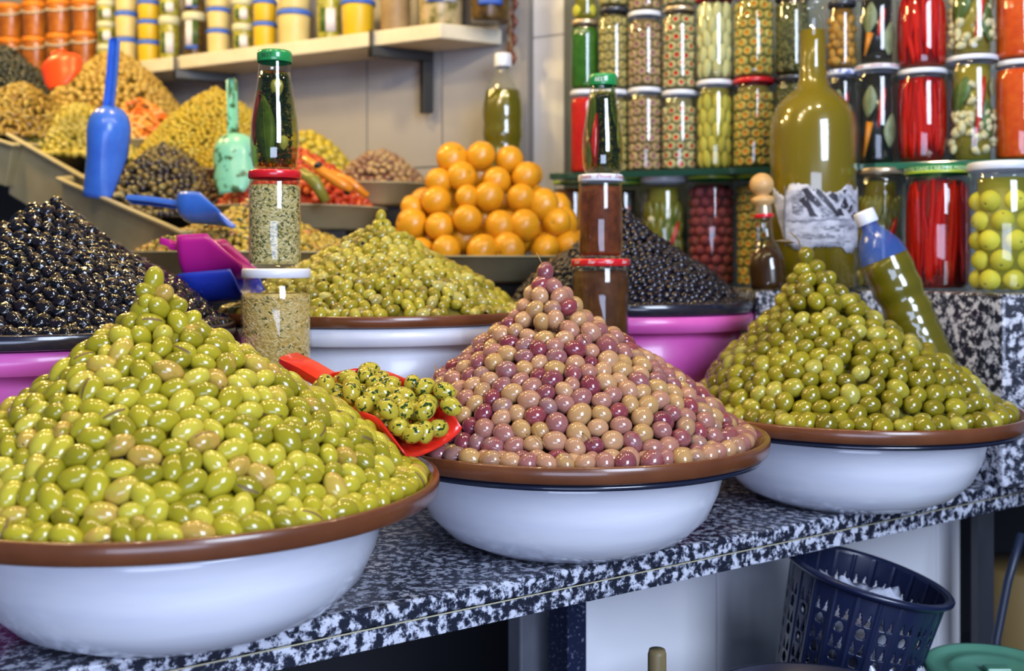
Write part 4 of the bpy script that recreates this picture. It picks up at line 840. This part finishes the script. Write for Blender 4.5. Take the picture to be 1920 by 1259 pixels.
up = [
 (1083, 52, 39, 'gold', 'solid_green', 'jar of dark green paste with a gold lid, upper tier at the left end'),
 (1138, 58, 16, 'dark', 'ring_beige', 'jar of beige sliced olives with a dark lid, upper tier'),
 (1198, 66, 24, 'white', 'ring_mauve', 'jar of beige and mauve olives with a white lid, upper shelf tier'),
 (1263, 64, 15, 'gold', 'ring_red', 'jar of pimento-stuffed olives with a gold lid, upper tier'),
 (1331, 72, -6, 'red', 'pointed_pale', 'jar of pale pointed olives with a red lid, upper tier'),
 (1406, 76, -14, 'white', 'ring_orange', 'jar of carrot-stuffed olives, upper tier, lid out of frame'),
 (1480, 66, -8, 'dark', 'capers', 'jar of capers, upper tier behind the neck of the big oil bottle'),
 (1575, 54, 3, 'dark', 'garlic_brown', 'jar of orange-brown garlic cloves with a dark lid, upper tier'),
 (1642, 80, -15, 'white', 'dark_leaf', 'dark jar with bay leaf and red chili, upper tier'),
 (1729, 92, -25, 'white', 'strips', 'jar of red pepper strips, upper tier, lid out of frame'),
 (1825, 94, -40, 'white', 'garlic_leaf', 'jar of garlic, chili and leaves, upper tier, lid out of frame'),
 (1916, 82, -40, 'white', 'solid_orange', 'orange paste jar at the right edge, upper tier')]
for px, w_, yl, lk, kd, lb in up:
    xy = Sh(px, .045); z = tops[px]+.0005
    jar('pickle_jar', lb, px, yl, 0, w_, xy=xy, zb=z, lidk=lk, kind=kd, rimr=.97); tops[px] = Zp(yl, xy[1])
for px, w_, kd, lb in [(1083, 52, 'balls', 'jar of yellow lemons, topmost tier at the left end'), (1138, 58, 'ring_beige', 'jar of green beige olives, topmost tier'), (1198, 64, 'ring_mauve', 'jar of mauve olives, topmost tier'), (1263, 64, 'ring_red', 'jar of pimento-stuffed olives, topmost tier')]:
    xy = Sh(px, .045); jar('pickle_jar', lb, px, tops and -95, 0, w_, xy=xy, zb=tops[px]+.0005, lidk='white', kind=kd)
bot = [
 (1072, 72, 334, 'green', 'solid_darkred', 2.02, 'low jar of dark paste with a green lid, left end below the shelf'),
 (1166, 74, 336, 'green', 'dark_leaf', 1.98, 'dark jar with a green lid below the shelf behind the brown jar stack'),
 (1243, 86, 332, 'white', 'pickle_leaf', 1.94, 'jar of gherkins and chili with a white lid below the shelf'),
 (1333, 90, 326, 'green', 'mixed_olive', 1.91, 'jar of dark red olives with a green lid below the shelf'),
 (1422, 84, 324, 'green', 'ring_orange', 1.88, 'jar of red-dotted yellow slices behind the corked bottle'),
 (1650, 88, 316, 'gold', 'green_mix', 1.76, 'jar of mixed pickles with a gold lid, right of the big oil bottle'),
 (1758, 120, 312, 'green', 'strips', 1.64, 'big jar of red pepper strips with a lettered green lid on the granite block'),
 (1880, 128, 304, 'white', 'balls', 1.535, 'big jar of round yellow lemons with a white lid on the granite block')]
for px, w_, yl, lk, kd, D, lb in bot:
    j = jar('pickle_jar', lb, px, yl, 0, w_, D=D, zb=BZ, lidk=lk, lidh=.012 if w_ > 100 else .010, kind=kd, rimr=.98, neck=.010, lidtext=([(0, "MAITRE DANS L'ART DE PRESERVER")], INKY, .0078, False) if px == 1758 else None)
    if lk == 'green':
        r = w_*D/F/2*.98; H = Zp(yl, D)-BZ; h_ = .012 if w_ > 100 else .010
        MB().lathe([(r*1.004, H-h_-.001), (r*1.006, H-h_), (r*1.006, H-h_+.0028), (r*1.003, H-h_+.003)], 40).build('lid_band', LID['yellow'], j, label='lime edge band')
# --- big oil bottle, corked bottle, plastic bottles
def liquid(name, c, tr=.25):
    m = mat(name, c, .25, coat=.2, sss=.0); nt = m.node_tree; b = nt.nodes['Principled BSDF']; tl = nt.nodes.new('ShaderNodeBsdfTranslucent'); mx = nt.nodes.new('ShaderNodeMixShader'); mx.inputs[0].default_value = tr
    tl.inputs[0].default_value = (*c, 1); o = nt.nodes['Material Output']; nt.links.new(b.outputs[0], mx.inputs[1]); nt.links.new(tl.outputs[0], mx.inputs[2]); nt.links.new(mx.outputs[0], o.inputs[0]); return m
OILC = liquid('cloudy_olive_oil', (.27, .195, .009)); OILD = liquid('green_olive_oil', (.20, .165, .008)); OILB = liquid('amber_oil', (.055, .022, .004))
D = 1.655; bx = Xp(1524, D); t = thing('oil_bottle', 'big round-shouldered glass bottle of cloudy olive oil with a torn paper label', 'bottle', (bx, D, BZ)); R_ = 80*D/F
def zz(py): return Zp(py, D)-BZ
rn = 24*D/F
pf = [(.0005, .001), (R_*.92, .001), (R_, .008), (R_, zz(250)), (R_*.97, zz(222)), (R_*.86, zz(200)), (R_*.64, zz(180)), (R_*.42, zz(167)), (rn*1.1, zz(150)), (rn, zz(120)), (rn*.96, zz(20)), (rn*1.18, zz(14)), (rn*1.2, zz(4)), (rn*1.0, zz(0)), (rn*.95, zz(-60))]
MB().lathe(pf, 64).build('glass', GLASS, t)
pl = [(r*.965, z) for r, z in pf if z < zz(55)]; pl += [(rn*.93, zz(58)), (.0005, zz(58))]
MB().lathe(pl, 64).build('oil', OILC, t)
MB().lathe([(rn*1.15, zz(-60)), (rn*1.15, zz(-95)), (.0005, zz(-97))], 32).build('cap', LID['gold'], t)
lb_m = noisemat('torn_newsprint', [(.35, (.28, .30, .38)), (.55, (.50, .53, .64)), (.7, (.58, .61, .72))], 45, 4, .6, stretch=(1, 1, 2.2))
rr = random.Random(9); n = 70; vs = []; fs = []; nr = 8
topo = [353, 360, 366, 372, 350, 349, 350, 352, 358, 363, 366, 366, 366, 360, 353, 350, 358, 362, 354, 366, 372]; boto = [372, 400, 428, 452, 462, 468, 472, 474, 466, 464, 464, 465, 463, 466, 474, 476, 473, 462, 468, 440, 420]
for i in range(n+1):
    a = -1.36+2.72*i/n; q = i/n*(len(topo)-1); q0 = int(q); q1 = min(q0+1, len(topo)-1); f_ = q-q0
    tp = topo[q0]*(1-f_)+topo[q1]*f_+rr.uniform(-1.8, 1.8); bt = boto[q0]*(1-f_)+boto[q1]*f_+rr.uniform(-2, 2)
    for j in range(nr+1): vs.append((R_*1.008*math.sin(a), -R_*1.008*math.cos(a), zz(tp+(bt-tp)*j/nr)))
for i in range(n):
    for j in range(nr): q = i*(nr+1)+j; fs.append((q, q+1, q+nr+2, q+nr+1))
lbm = MB(); lbm.add(vs, fs); lab_ = lbm.build('paper_label', lb_m, t); s_ = lab_.modifiers.new('s', 'SOLIDIFY'); s_.thickness = .0005
def ink(poly, mt):
    m = MB(); vv = []
    for px, py in poly:
        a = math.asin(max(-.99, min(.99, (px-1524)/80))); vv.append((R_*1.016*math.sin(a), -R_*1.016*math.cos(a), zz(py)))
    m.add(vv, [tuple(range(len(vv)))]); return m
INKS = [[(1484, 360), (1493, 357), (1503, 370), (1518, 388), (1511, 394), (1494, 378)], [(1480, 380), (1492, 370), (1499, 388), (1506, 403), (1512, 410), (1497, 410), (1493, 396)],
        [(1502, 361), (1512, 360), (1526, 374), (1540, 392), (1552, 408), (1546, 411), (1534, 398), (1518, 380)], [(1528, 372), (1536, 366), (1546, 370), (1548, 384), (1538, 380)], [(1552, 392), (1562, 372), (1570, 392), (1562, 397)],
        [(1546, 396), (1554, 394), (1560, 408), (1548, 408)], [(1566, 398), (1578, 386), (1582, 396), (1572, 404)], [(1574, 408), (1586, 400), (1591, 408), (1582, 414)], [(1556, 362), (1566, 359), (1562, 370)]]
def inside(x, y, P_):
    c = False; j = len(P_)-1
    for i in range(len(P_)):
        if (P_[i][1] > y) != (P_[j][1] > y) and x < (P_[j][0]-P_[i][0])*(y-P_[i][1])/(P_[j][1]-P_[i][1])+P_[i][0]: c = not c
        j = i
    return c
im = MB(); vv = []; ff = []; cw = 1.0
for ix in range(1476, 1594):
    for iy in range(356, 416):
        if any(inside(ix+.5+1.5*noise.noise(Vector((ix*.3, iy*.3, 0))), iy+.5, q) for q in INKS) and noise.noise(Vector((ix*.25, iy*.12, 5))) > -.5:
            k0 = len(vv)
            for dx, dy in ((0, 0), (1, 0), (1, 1), (0, 1)):
                a = (ix+dx-1524)/80; a = math.asin(max(-.98, min(.98, a))); vv.append((R_*1.0125*math.sin(a), -R_*1.0125*math.cos(a), zz(iy+dy)))
            ff.append((k0, k0+1, k0+2, k0+3))
im.add(vv, ff); im.build('printed_peaks', INKK, lab_, smooth=False)
GRYI = [[(1470, 372), (1484, 362), (1492, 384), (1484, 408), (1470, 404)], [(1512, 384), (1530, 396), (1544, 412), (1520, 414)], [(1538, 372), (1556, 362), (1552, 384), (1542, 388)], [(1566, 366), (1584, 376), (1592, 396), (1580, 388)],
        [(1462, 416), (1592, 412), (1590, 416), (1462, 420)], [(1500, 430), (1560, 424), (1586, 430), (1550, 438)], [(1472, 444), (1530, 440), (1566, 446), (1500, 452)], [(1520, 456), (1580, 452), (1560, 462)]]
im = MB(); vv = []; ff = []
for ix in range(1460, 1594):
    for iy in range(356, 466):
        if any(inside(ix+.5+2.5*noise.noise(Vector((ix*.2, iy*.2, 2))), iy+.5+2.5*noise.noise(Vector((ix*.2, iy*.2, 9))), q) for q in GRYI) and noise.noise(Vector((ix*.10, iy*.45, 7))) > -.05:
            k0 = len(vv)
            for dx, dy in ((0, 0), (1, 0), (1, 1), (0, 1)):
                a = math.asin(max(-.98, min(.98, (ix+dx-1524)/80))); vv.append((R_*1.0118*math.sin(a), -R_*1.0118*math.cos(a), zz(iy+dy)))
            ff.append((k0, k0+1, k0+2, k0+3))
im.add(vv, ff); im.build('printed_shading', mat('grey_ink', (.16, .17, .22), .6), lab_, smooth=False)
# string round the label
MB().tube([(R_*1.02*math.sin(-.93+.02*math.sin(k)), -R_*1.02*math.cos(-.93), zz(352+k*14)) for k in range(9)], .0010, 5).build('string', mat('thin_string', (.12, .11, .1), .7), lab_)
# corked bottle, leaning slightly
D = 1.60; t = thing('corked_bottle', 'small amber oil bottle with a round wooden stopper left of the big oil bottle', 'bottle', (Xp(1442, D), D, BZ), (0, -.07, 0))
def z2(py): return Zp(py, D)-BZ
rb_ = 35*D/F; rn = 15*D/F
MB().lathe([(.0005, .001), (rb_*.9, .001), (rb_, .006), (rb_*.96, z2(528)), (rb_*1.0, z2(505)), (rb_*.9, z2(482)), (rb_*.66, z2(462)), (rn, z2(448)), (rn*.9, z2(415)), (rn*1.1, z2(408)), (rn*1.0, z2(402))], 40).build('glass', GLASS, t)
MB().lathe([(.0005, .003), (rb_*.86, .003), (rb_*.95, .008), (rb_*.92, z2(528)), (rb_*.95, z2(505)), (rb_*.82, z2(482)), (rb_*.55, z2(466)), (.0005, z2(462))], 36).build('oil', OILB, t)
WD_ = noisemat('stopper_wood', [(.3, (.52, .30, .11)), (.7, (.64, .40, .17))], 60, 4, .4, stretch=(1, 1, 5))
MB().lathe([(rn*1.15, z2(408)), (rn*1.25, z2(405)), (rn*1.15, z2(401))], 28).build('red_ring', LID['red'], t)
MB().lathe([(rn*.85, z2(404)), (rn*.9, z2(385)), (rn*1.35, z2(380)), (rn*1.45, z2(375)), (rn*1.35, z2(370)), (rn*.9, z2(367))]+[(22.5*D/F*math.sin(a), z2(346)-22*D/F*math.cos(a)) for a in np.linspace(.5, PI, 14)], 32).build('stopper', WD_, t)
MB().lathe([(rn*1.0, z2(403)), (rn*1.0, z2(392)), (rn*.95, z2(386))], 28).build('neck_foil', LID['gold'], t)
def pet_bottle(label, loc, rot, H, r, fill, neckm, oilm, capm=None):
    t = thing('plastic_bottle', label, 'bottle', loc, rot)
    pf = [(.0005, .002), (r*.7, 0), (r*.95, .006)]
    for q in np.linspace(.05, .66, 30): pf.append((r*(1-.035*abs(math.sin(q*46)) if q < .42 else (1-.09*math.exp(-((q-.47)/.04)**2)+.02*math.sin(q*60))), H*q))
    pf += [(r*.98, H*.72), (r*.86, H*.79), (r*.62, H*.85), (r*.36, H*.895), (r*.33, H*.93)]
    k = [p for p in pf if p[1] <= H*fill]
    MB().lathe([p for p in pf if p[1] <= H*fill], 40).build('bottle_wall', PET, t); MB().lathe([p for p in pf if p[1] >= H*(fill-.08)], 40).build('neck', neckm, t)
    MB().lathe([(a*.965, b_) for a, b_ in k]+[(.0005, k[-1][1])], 40).build('oil', oilm, t)
    MB().lathe([(r*.42, H*.925), (r*.44, H*.93), (r*.44, H*.985), (r*.41, H), (.0005, H)], 30).build('cap', LID['white'], t); return t
capP = P(1618, 396, 1.46); botP = P(1762, 720, 1.43); ax = (capP-botP); Hh = ax.length
t = pet_bottle('ribbed plastic bottle of green oil with a white cap leaning behind the right heap', tuple(botP), (0, 0, 0), Hh, 46*1.45/F, .76, GLASSB, OILD)
t.rotation_euler = ax.to_track_quat('Z', 'Y').to_euler()
D = 2.10; zb_ = .36
pet_bottle('plastic bottle of olive oil with a white cap standing in the corner behind the oranges', (Xp(943, D), D, zb_), (0, 0, 0), Zp(101, D)-zb_, 38*D/F, .79, PET, OILD)
plinth(Xp(943, D), D+.01, zb_-.0005, .045)
# hanging string of dried peppers in the corner
t = thing('hanging_pepper_string', 'thin string of dried red-brown peppers hanging in the corner above the oil bottle', 'pepper string')
m = MB(); m.tube([P(957, -60, 2.13), P(956, 40, 2.13), P(958, 112, 2.13)], .0015, 5); m.build('string', TWIG, t)
dpm = mat('dried_pepper', (.16, .035, .012), .4, coat=.3)
for i in range(9):
    a_ = P(950+(i*7) % 15, -40+i*17, 2.13+(i % 2)*.01); MB().tube([a_, a_+Vector((.003, -.002, -.014)), a_+Vector((.001, 0, -.028))], [.002, .0065, .0015], 7).build('dried_pepper', dpm, t)

# ------------------------------------------------------------------ tubs on the left shelf
MUST = mat('mustard_yellow_tub', (.62, .42, .015), .4); PALE = noisemat('pale_cream_tub', [(.3, (.60, .48, .18)), (.7, (.68, .58, .28))], 20, 3, .4); BRN = noisemat('brown_spice_tub', [(.3, (.26, .17, .08)), (.7, (.34, .24, .12))], 30, 3, .5)
GRNJ = noisemat('pickle_tub_contents', [(.35, (.16, .16, .02)), (.6, (.42, .40, .05))], 60, 3, .3, .3); DKJ = noisemat('dark_tub_contents', [(.35, (.03, .02, .008)), (.65, (.14, .08, .02))], 60, 3, .3, .3)
ORG = noisemat('orange_bucket_contents', [(.35, (.26, .07, .008)), (.6, (.46, .15, .015))], 30, 3, .35, .3); PALO = noisemat('pale_olive_contents', [(.35, (.14, .12, .03)), (.5, (.40, .34, .16)), (.65, (.55, .42, .25))], 45, 3, .3, .3)
LABW = mat('paper_label_white', (.66, .66, .76), .5); LABG = mat('label_green_picture', (.04, .10, .02), .5); LABB = mat('label_blue_band', (.03, .10, .48), .5)
def stub(name, label, px, w_, yt, yb, lidk, mt, zb, handle=False, lab=0, off=.05, taper=.9, lidh=10):
    xy = Lf(px, off); D = xy[1]; r = w_*D/F/2; H = Zp(yt, D)-zb; t = thing(name, label, 'tub', (xy[0], xy[1], zb)); lh = lidh*D/F
    hb = H-lh
    MB().lathe([(.0005, .001), (r*taper*.95, .001), (r*taper, .004), (r*.97, hb-.004), (r*.97, hb), (.0005, hb)], 32).build('body', mt, t)
    MB().lathe([(r*.98, hb), (r*1.05, hb+lh*.05), (r*1.06, hb+lh*.5), (r*1.04, hb+lh*.9), (r*.95, hb+lh), (r*.9, hb+lh*.8), (.0005, hb+lh*.8)], 32).build('lid', LID[lidk], t)
    if lab:
        def patch(nm, m_, a0, a1, z0_, z1_, k=1.02):
            n = 8; vs = []; fs = []
            for i in range(n+1):
                a = a0+(a1-a0)*i/n
                for z in (z0_, z1_): vs.append((r*k*math.sin(a), -r*k*math.cos(a), z))
            for i in range(n): fs.append((2*i, 2*i+2, 2*i+3, 2*i+1))
            q = MB(); q.add(vs, fs); o = q.build(nm, m_, t); s = o.modifiers.new('s', 'SOLIDIFY'); s.thickness = .0004
        if lab == 1: patch('paper_label', LABW, -.1, .7, hb*.2, hb*.75); patch('label_picture', LABG, -.55, -.1, hb*.2, hb*.75)
        if lab == 2: patch('paper_label', LABW, -.7, .75, hb*.32, hb*.98); patch('label_picture', LABG, -.45, .15, hb*.40, hb*.98, 1.03); patch('label_band', LABB, -.5, .15, hb*.32, hb*.38, 1.03)
        if lab == 3: patch('paper_label', LABW, -.55, .1, hb*.3, hb*.98); patch('label_picture', LABG, .1, .6, hb*.36, hb*.98, 1.02); patch('label_band', LABB, -.55, .6, hb*.22, hb*.32, 1.03)
    if handle:
        pts = [(r*1.05*math.sin(a), -r*1.08*math.cos(a), hb*.95-.5*r*math.cos(a)*1.0) for a in np.linspace(-1.5, 1.5, 14)]
        MB().tube(pts, .0022, 6).build('handle', mat('white_handle', (.62, .6, .5), .4) if 'white_handle' not in bpy.data.materials else bpy.data.materials['white_handle'], t)
    return Zp(yt, D)
SPEC = [ # px, w, [lid tops from the bottom up], lid, mat, label text, labelled
 (867, 82, [-90], 'white', DKJ, ['clear tub of brown pickles with a blue-banded label at the right end of the shelf'], 3, 20),
 (775, 90, [-95], 'white', PALO, ['clear tub of pale olives with a printed label near the shelf corner'], 2, 20),
 (694, 60, [-70], 'pale', BRN, ['tall brown spice tub standing right of the lone yellow tub'], 0, 10),
 (624, 62, [2], 'blue', MUST, ['mustard yellow tub with a blue lid, alone left of the brown spice tub'], 0, 10),
 (570, 48, [-8], 'pale', GRNJ, ['clear tub of green pickles with a grey label right of the wide cream tubs'], 1, 9),
 (505, 62, [22, -50], 'blue', PALE, ['wide cream tub with a blue lid standing on the shelf board', 'wide cream tub on top of the other wide cream tub'], 0, 10),
 (450, 44, [44, 2, -42], 'blue', MUST, ['yellow tub with a blue lid, lowest left of the wide cream tubs', 'yellow tub with a blue lid, second in the stack beside the wide cream tubs', 'yellow tub on top of the stack beside the wide cream tubs'], 0, 8),
 (409, 38, [46, -2], 'pale', GRNJ, ['labelled green pickle tub, lower one between cream and yellow stacks', 'labelled green pickle tub, upper one between cream and yellow stacks'], 1, 14),
 (363, 42, [57, 17, -26], 'blue', PALE, ['cream tub with a blue lid at the left end of the main shelf board', 'cream tub with a blue lid, second up at the left end of the main board', 'cream tub, third up at the left end of the main board'], 0, 8),
 (314, 42, [25, -20], 'pale', DKJ, ['dark pickle tub with a pale lid above the shelf gap', 'dark pickle tub on top of the other dark tub'], 3, 16),
 (272, 38, [32, -15], 'pale', GRNJ, ['pickle tub with a pale domed lid left of the dark tub', 'pickle tub on top of the pale-lidded one left of the dark tubs'], 1, 16),
 (234, 42, [78, 40, 3, -40], 'blue', MUST, ['yellow tub, lowest of the yellow stack behind the tan olives', 'yellow tub, second from below behind the tan olives', 'yellow tub, third from below behind the tan olives', 'yellow tub, topmost behind the tan olives'], 0, 8),
 (192, 42, [73, 24, -20], 'blue', PALE, ['cream tub, lowest behind the blue scoop handle', 'cream tub, second up behind the blue scoop handle', 'cream tub, third up behind the blue scoop handle'], 0, 9),
 (156, 36, [85, 42, 2], 'pale', GRNJ, ['small pickle tub, lowest beside the orange buckets', 'small pickle tub, middle one beside the orange buckets', 'small pickle tub, top one beside the orange buckets'], 1, 12)]
for px, w_, lids, lk, mt, labs, lb, lh in SPEC:
    z = LZ+.0003
    for yt, l_ in zip(lids, labs): z = stub('food_tub', l_, px, w_, yt, 0, lk, mt, z, lab=lb, lidh=lh, off=.055 if lb < 2 else .06)+.0004
for i, (px, w_, lids) in enumerate([(118, 44, [62, 0, -60]), (72, 46, [66, 2, -60]), (26, 46, [72, 6, -55]), (-20, 46, [74, 10])]):
    z = LZ+.0003
    for j, yt in enumerate(lids):
        z = stub('orange_bucket', 'orange bucket with white handle, %s in the %s' % (['lowest', 'middle one', 'topmost'][j], ['stack nearest the pickle tubs', 'second stack from the pickle tubs', 'stack at the left frame edge', 'leftmost stack'][i]), px, w_, yt, 0, 'orange', ORG, z, handle=True, lidh=9)+.0004

# ------------------------------------------------------------------ below the counter
t = thing('waste_basket', 'dark navy plastic basket with petal and circle cut-outs leaning under the counter', 'basket', tuple(P(1628, 1078, 1.245)), (.04, math.radians(13.5), 0))
NV = mat('navy_plastic', (.008, .013, .045), .3, coat=.2); nu, nh = 440, 140; Ht = .235; RT, RB = .088, .064
keep = []
ncol = 22; rowh = .0335
def hole(u, v):   # u in cells, v down in metres
    if v < .022 or v > .225: return False
    du = (u % 1.0-.5)*(.088*2*PI/ncol); q = (v-.022) % rowh
    if (du/.0052)**2+((q-.0245)/.0060)**2 < 1: return True
    for s in (-1, 1):
        cx = s*(.0050+(.010-q)*.12); w_ = .0024*min(1, max(0, (q-.0005)/.012))
        if .0005 < q < .0150 and abs(du-cx) < w_*1.15: return True
    return False
vs = []; fs = []
for j in range(nh+1):
    v = Ht*j/nh; r = RT+(RB-RT)*j/nh
    for i in range(nu):
        a = 2*PI*i/nu; u = i/nu*ncol; rib = .0012 if abs((u % 1.0)-.0) < .09 or (u % 1.0) > .91 else 0
        vs.append(((r+rib)*math.cos(a), (r+rib)*math.sin(a), -v))
for j in range(nh):
    for i in range(nu):
        if not hole((i+.5)/nu*ncol, Ht*(j+.5)/nh): fs.append((j*nu+i, (j+1)*nu+i, (j+1)*nu+(i+1) % nu, j*nu+(i+1) % nu))
me = mesh('lattice_wall', vs, fs, [NV]); o = obj('lattice_wall', me, t); s_ = o.modifiers.new('s', 'SOLIDIFY'); s_.thickness = .0022
MB().lathe([(RT-.001, -.006), (RT+.003, -.006), (RT+.008, -.002), (RT+.0085, .001), (RT+.006, .0035), (RT+.001, .003), (RT-.001, 0), (RT-.001, -.006)], 80).build('rim', NV, t)
MB().lathe([(.0005, -Ht), (RB, -Ht), (RB, -Ht+.003), (.0005, -Ht+.003)], 40).build('base', NV, t)
bag = mesh('b', *(lambda s: ([v.co for v in s.vertices], [tuple(p.vertices) for p in s.polygons]))(fruit('bagbase', .07, .058, [PET, PET], 40, 26, wr=.5, seed=4)), [noisemat('crumpled_film', [(.4, (.45, .48, .60)), (.6, (.62, .66, .78))], 40, 3, .25, .3, bump=1.0)])
o = obj('crumpled_plastic_bag', bag, None, tuple(P(1600, 1215, 1.245)), label='crumpled clear plastic bag inside the navy basket', category='bag')
D = 1.03; t = thing('black_bucket', 'black round bucket lid at the bottom edge below the basket', 'bucket', (Xp(1530, D), D, -.62)); zt = .62-.130
BKP = mat('black_plastic', (.015, .018, .04), .25, coat=.3)
MB().lathe([(.0005, .001), (.085, .001), (.105, zt-.02), (.112, zt-.018), (.115, zt-.004), (.113, zt), (.108, zt), (.104, zt-.006), (.0005, zt-.008)], 72).build('body', BKP, t)
MB().lathe([(.088, zt-.008), (.090, zt-.003), (.094, zt-.003), (.096, zt-.008)], 72).build('lid_ridge', BKP, t)
D = 1.20; t = thing('green_bucket', 'bucket with a pale green plastic lid at the bottom right corner', 'bucket', (Xp(1866, D), D, -.62)); zt = .62-.156; GRP = mat('pale_green_plastic', (.10, .30, .20), .3, coat=.3)
MB().lathe([(.0005, .001), (.055, .001), (.070, zt-.012), (.075, zt-.010), (.077, zt-.003), (.074, zt), (.069, zt), (.066, zt-.004), (.050, zt-.006), (.047, zt-.003), (.044, zt-.006), (.0005, zt-.007)], 64).build('body', GRP, t)
m = MB(); m.box(-.012, -.008, zt-.006, .016, .008, zt); bevel(m.build('lid_knob', GRP, t, smooth=False), .002)
D = 1.12; t = MB(); t.lathe([(.0005, 0), (.0095, 0), (.0100, .44), (.0098, .507), (.0085, .512), (.0005, .512)], 14); t.build('wooden_stake', noisemat('old_wood', [(.3, (.16, .12, .05)), (.7, (.34, .27, .13))], 30, 4, .5, stretch=(1, 1, .1)), None, (Xp(1232, D), D, -.62), label='top of a brown wooden stake below the white tiled panel', category='stake')
t = thing('hose', 'dark blue hose hanging in the dark gap at the right edge', 'hose'); MB().tube([P(1915, 1000, 1.5), P(1890, 1090, 1.5), P(1868, 1200, 1.48), P(1862, 1300, 1.47)], .006, 10).build('pipe', mat('dark_hose', (.02, .03, .06), .4), t)
m = MB(); m.box(-.012, -.012, 0, .012, .012, .60); m.build('trim_5', mat('dark_post', (.015, .018, .03), .5), None, (Xp(1842, 1.62), 1.62, -.62), smooth=False, kind='structure')
m = MB(); m.lathe([(.0005, 0), (.06, 0), (.075, .42), (.070, .425), (.0005, .425)], 30); m.build('yellow_crate_bin', mat('dull_yellow', (.20, .13, .04), .6), None, (Xp(1925, 1.75), 1.75, -.62), label='dull yellow bin standing in the dark gap at the right edge', category='bin')

# ------------------------------------------------------------------ twigs and a leaf on the heaps
def twig(name, lab, pts, r=.0006, cat='twig', leafs=None):
    c = Vector(pts[0]); t = thing(name, lab, cat, tuple(c)); MB().tube([Vector(p)-c for p in pts], r, 6).build('stalk', TWIG, t)
    if leafs:
        a, b_, wv = leafs; a = Vector(a)-c; b_ = Vector(b_)-c; d = (b_-a); s = Vector((0, -.4, 1)).normalized(); vs = []; fs = []; n = 8
        for i in range(n+1):
            q = i/n; ww = wv*math.sin(PI*min(.98, max(.02, q))); p = a+d*q
            vs += [p-s*ww, p+Vector((0, -.001, 0)), p+s*ww]
        for i in range(n):
            for j in (0, 1): k = i*3+j; fs.append((k, k+1, k+4, k+3))
        m = MB(); m.add(vs, fs); o = m.build('leaf', mat('dry_leaf', (.12, .07, .015), .4), t); q = o.modifiers.new('s', 'SOLIDIFY'); q.thickness = .0006
twig('olive_twig', 'forked twig with a dry leaf above the top olive of the right heap', [P(1501, 466, 1.35), P(1498, 452, 1.35), P(1492, 445, 1.345), P(1482, 436, 1.34)], .0009, leafs=(P(1490, 455, 1.35), P(1450, 452, 1.35), .0030))
twig('olive_twig', 'thin curved stalk on the very top pink olive', [P(1018, 498, 1.149), P(1012, 486, 1.148), P(1005, 474, 1.147)], .0007)
for i, (a, b_, c_, lb) in enumerate([((1035, 615), (1045, 608), (1060, 606), 'thin stalk just below the peak of the pink olives'), ((1090, 620), (1094, 634), (1104, 642), 'curled stalk right of the peak of the pink olives'), ((1000, 798), (1006, 820), (1022, 835), 'long curved stalk low in the middle of the pink olives'), ((1092, 812), (1104, 822), (1112, 830), 'short stalk low right of centre in the pink olives'), ((815, 685), (818, 700), (822, 716), 'upright stalk at the left side of the pink olives')]):
    # lay each stalk on the heap surface facing the viewer
    def hit(px, py):
        best = None
        for D in np.linspace(.93, 1.15, 120):
            p = P(px, py, D); k = max(0, (p.z-ZP))/.18; r = math.hypot(p.x-C2[0]+.025*k, p.y-C2[1]); 
            if p.z < ZP+.18*float(prof(r/.2))+.0015: return p
        return P(px, py, 1.149)
    twig('olive_stalk', lb, [hit(*a), hit(*b_)+Vector((0, -.004, .001)), hit(*c_)], .0006, 'stalk')
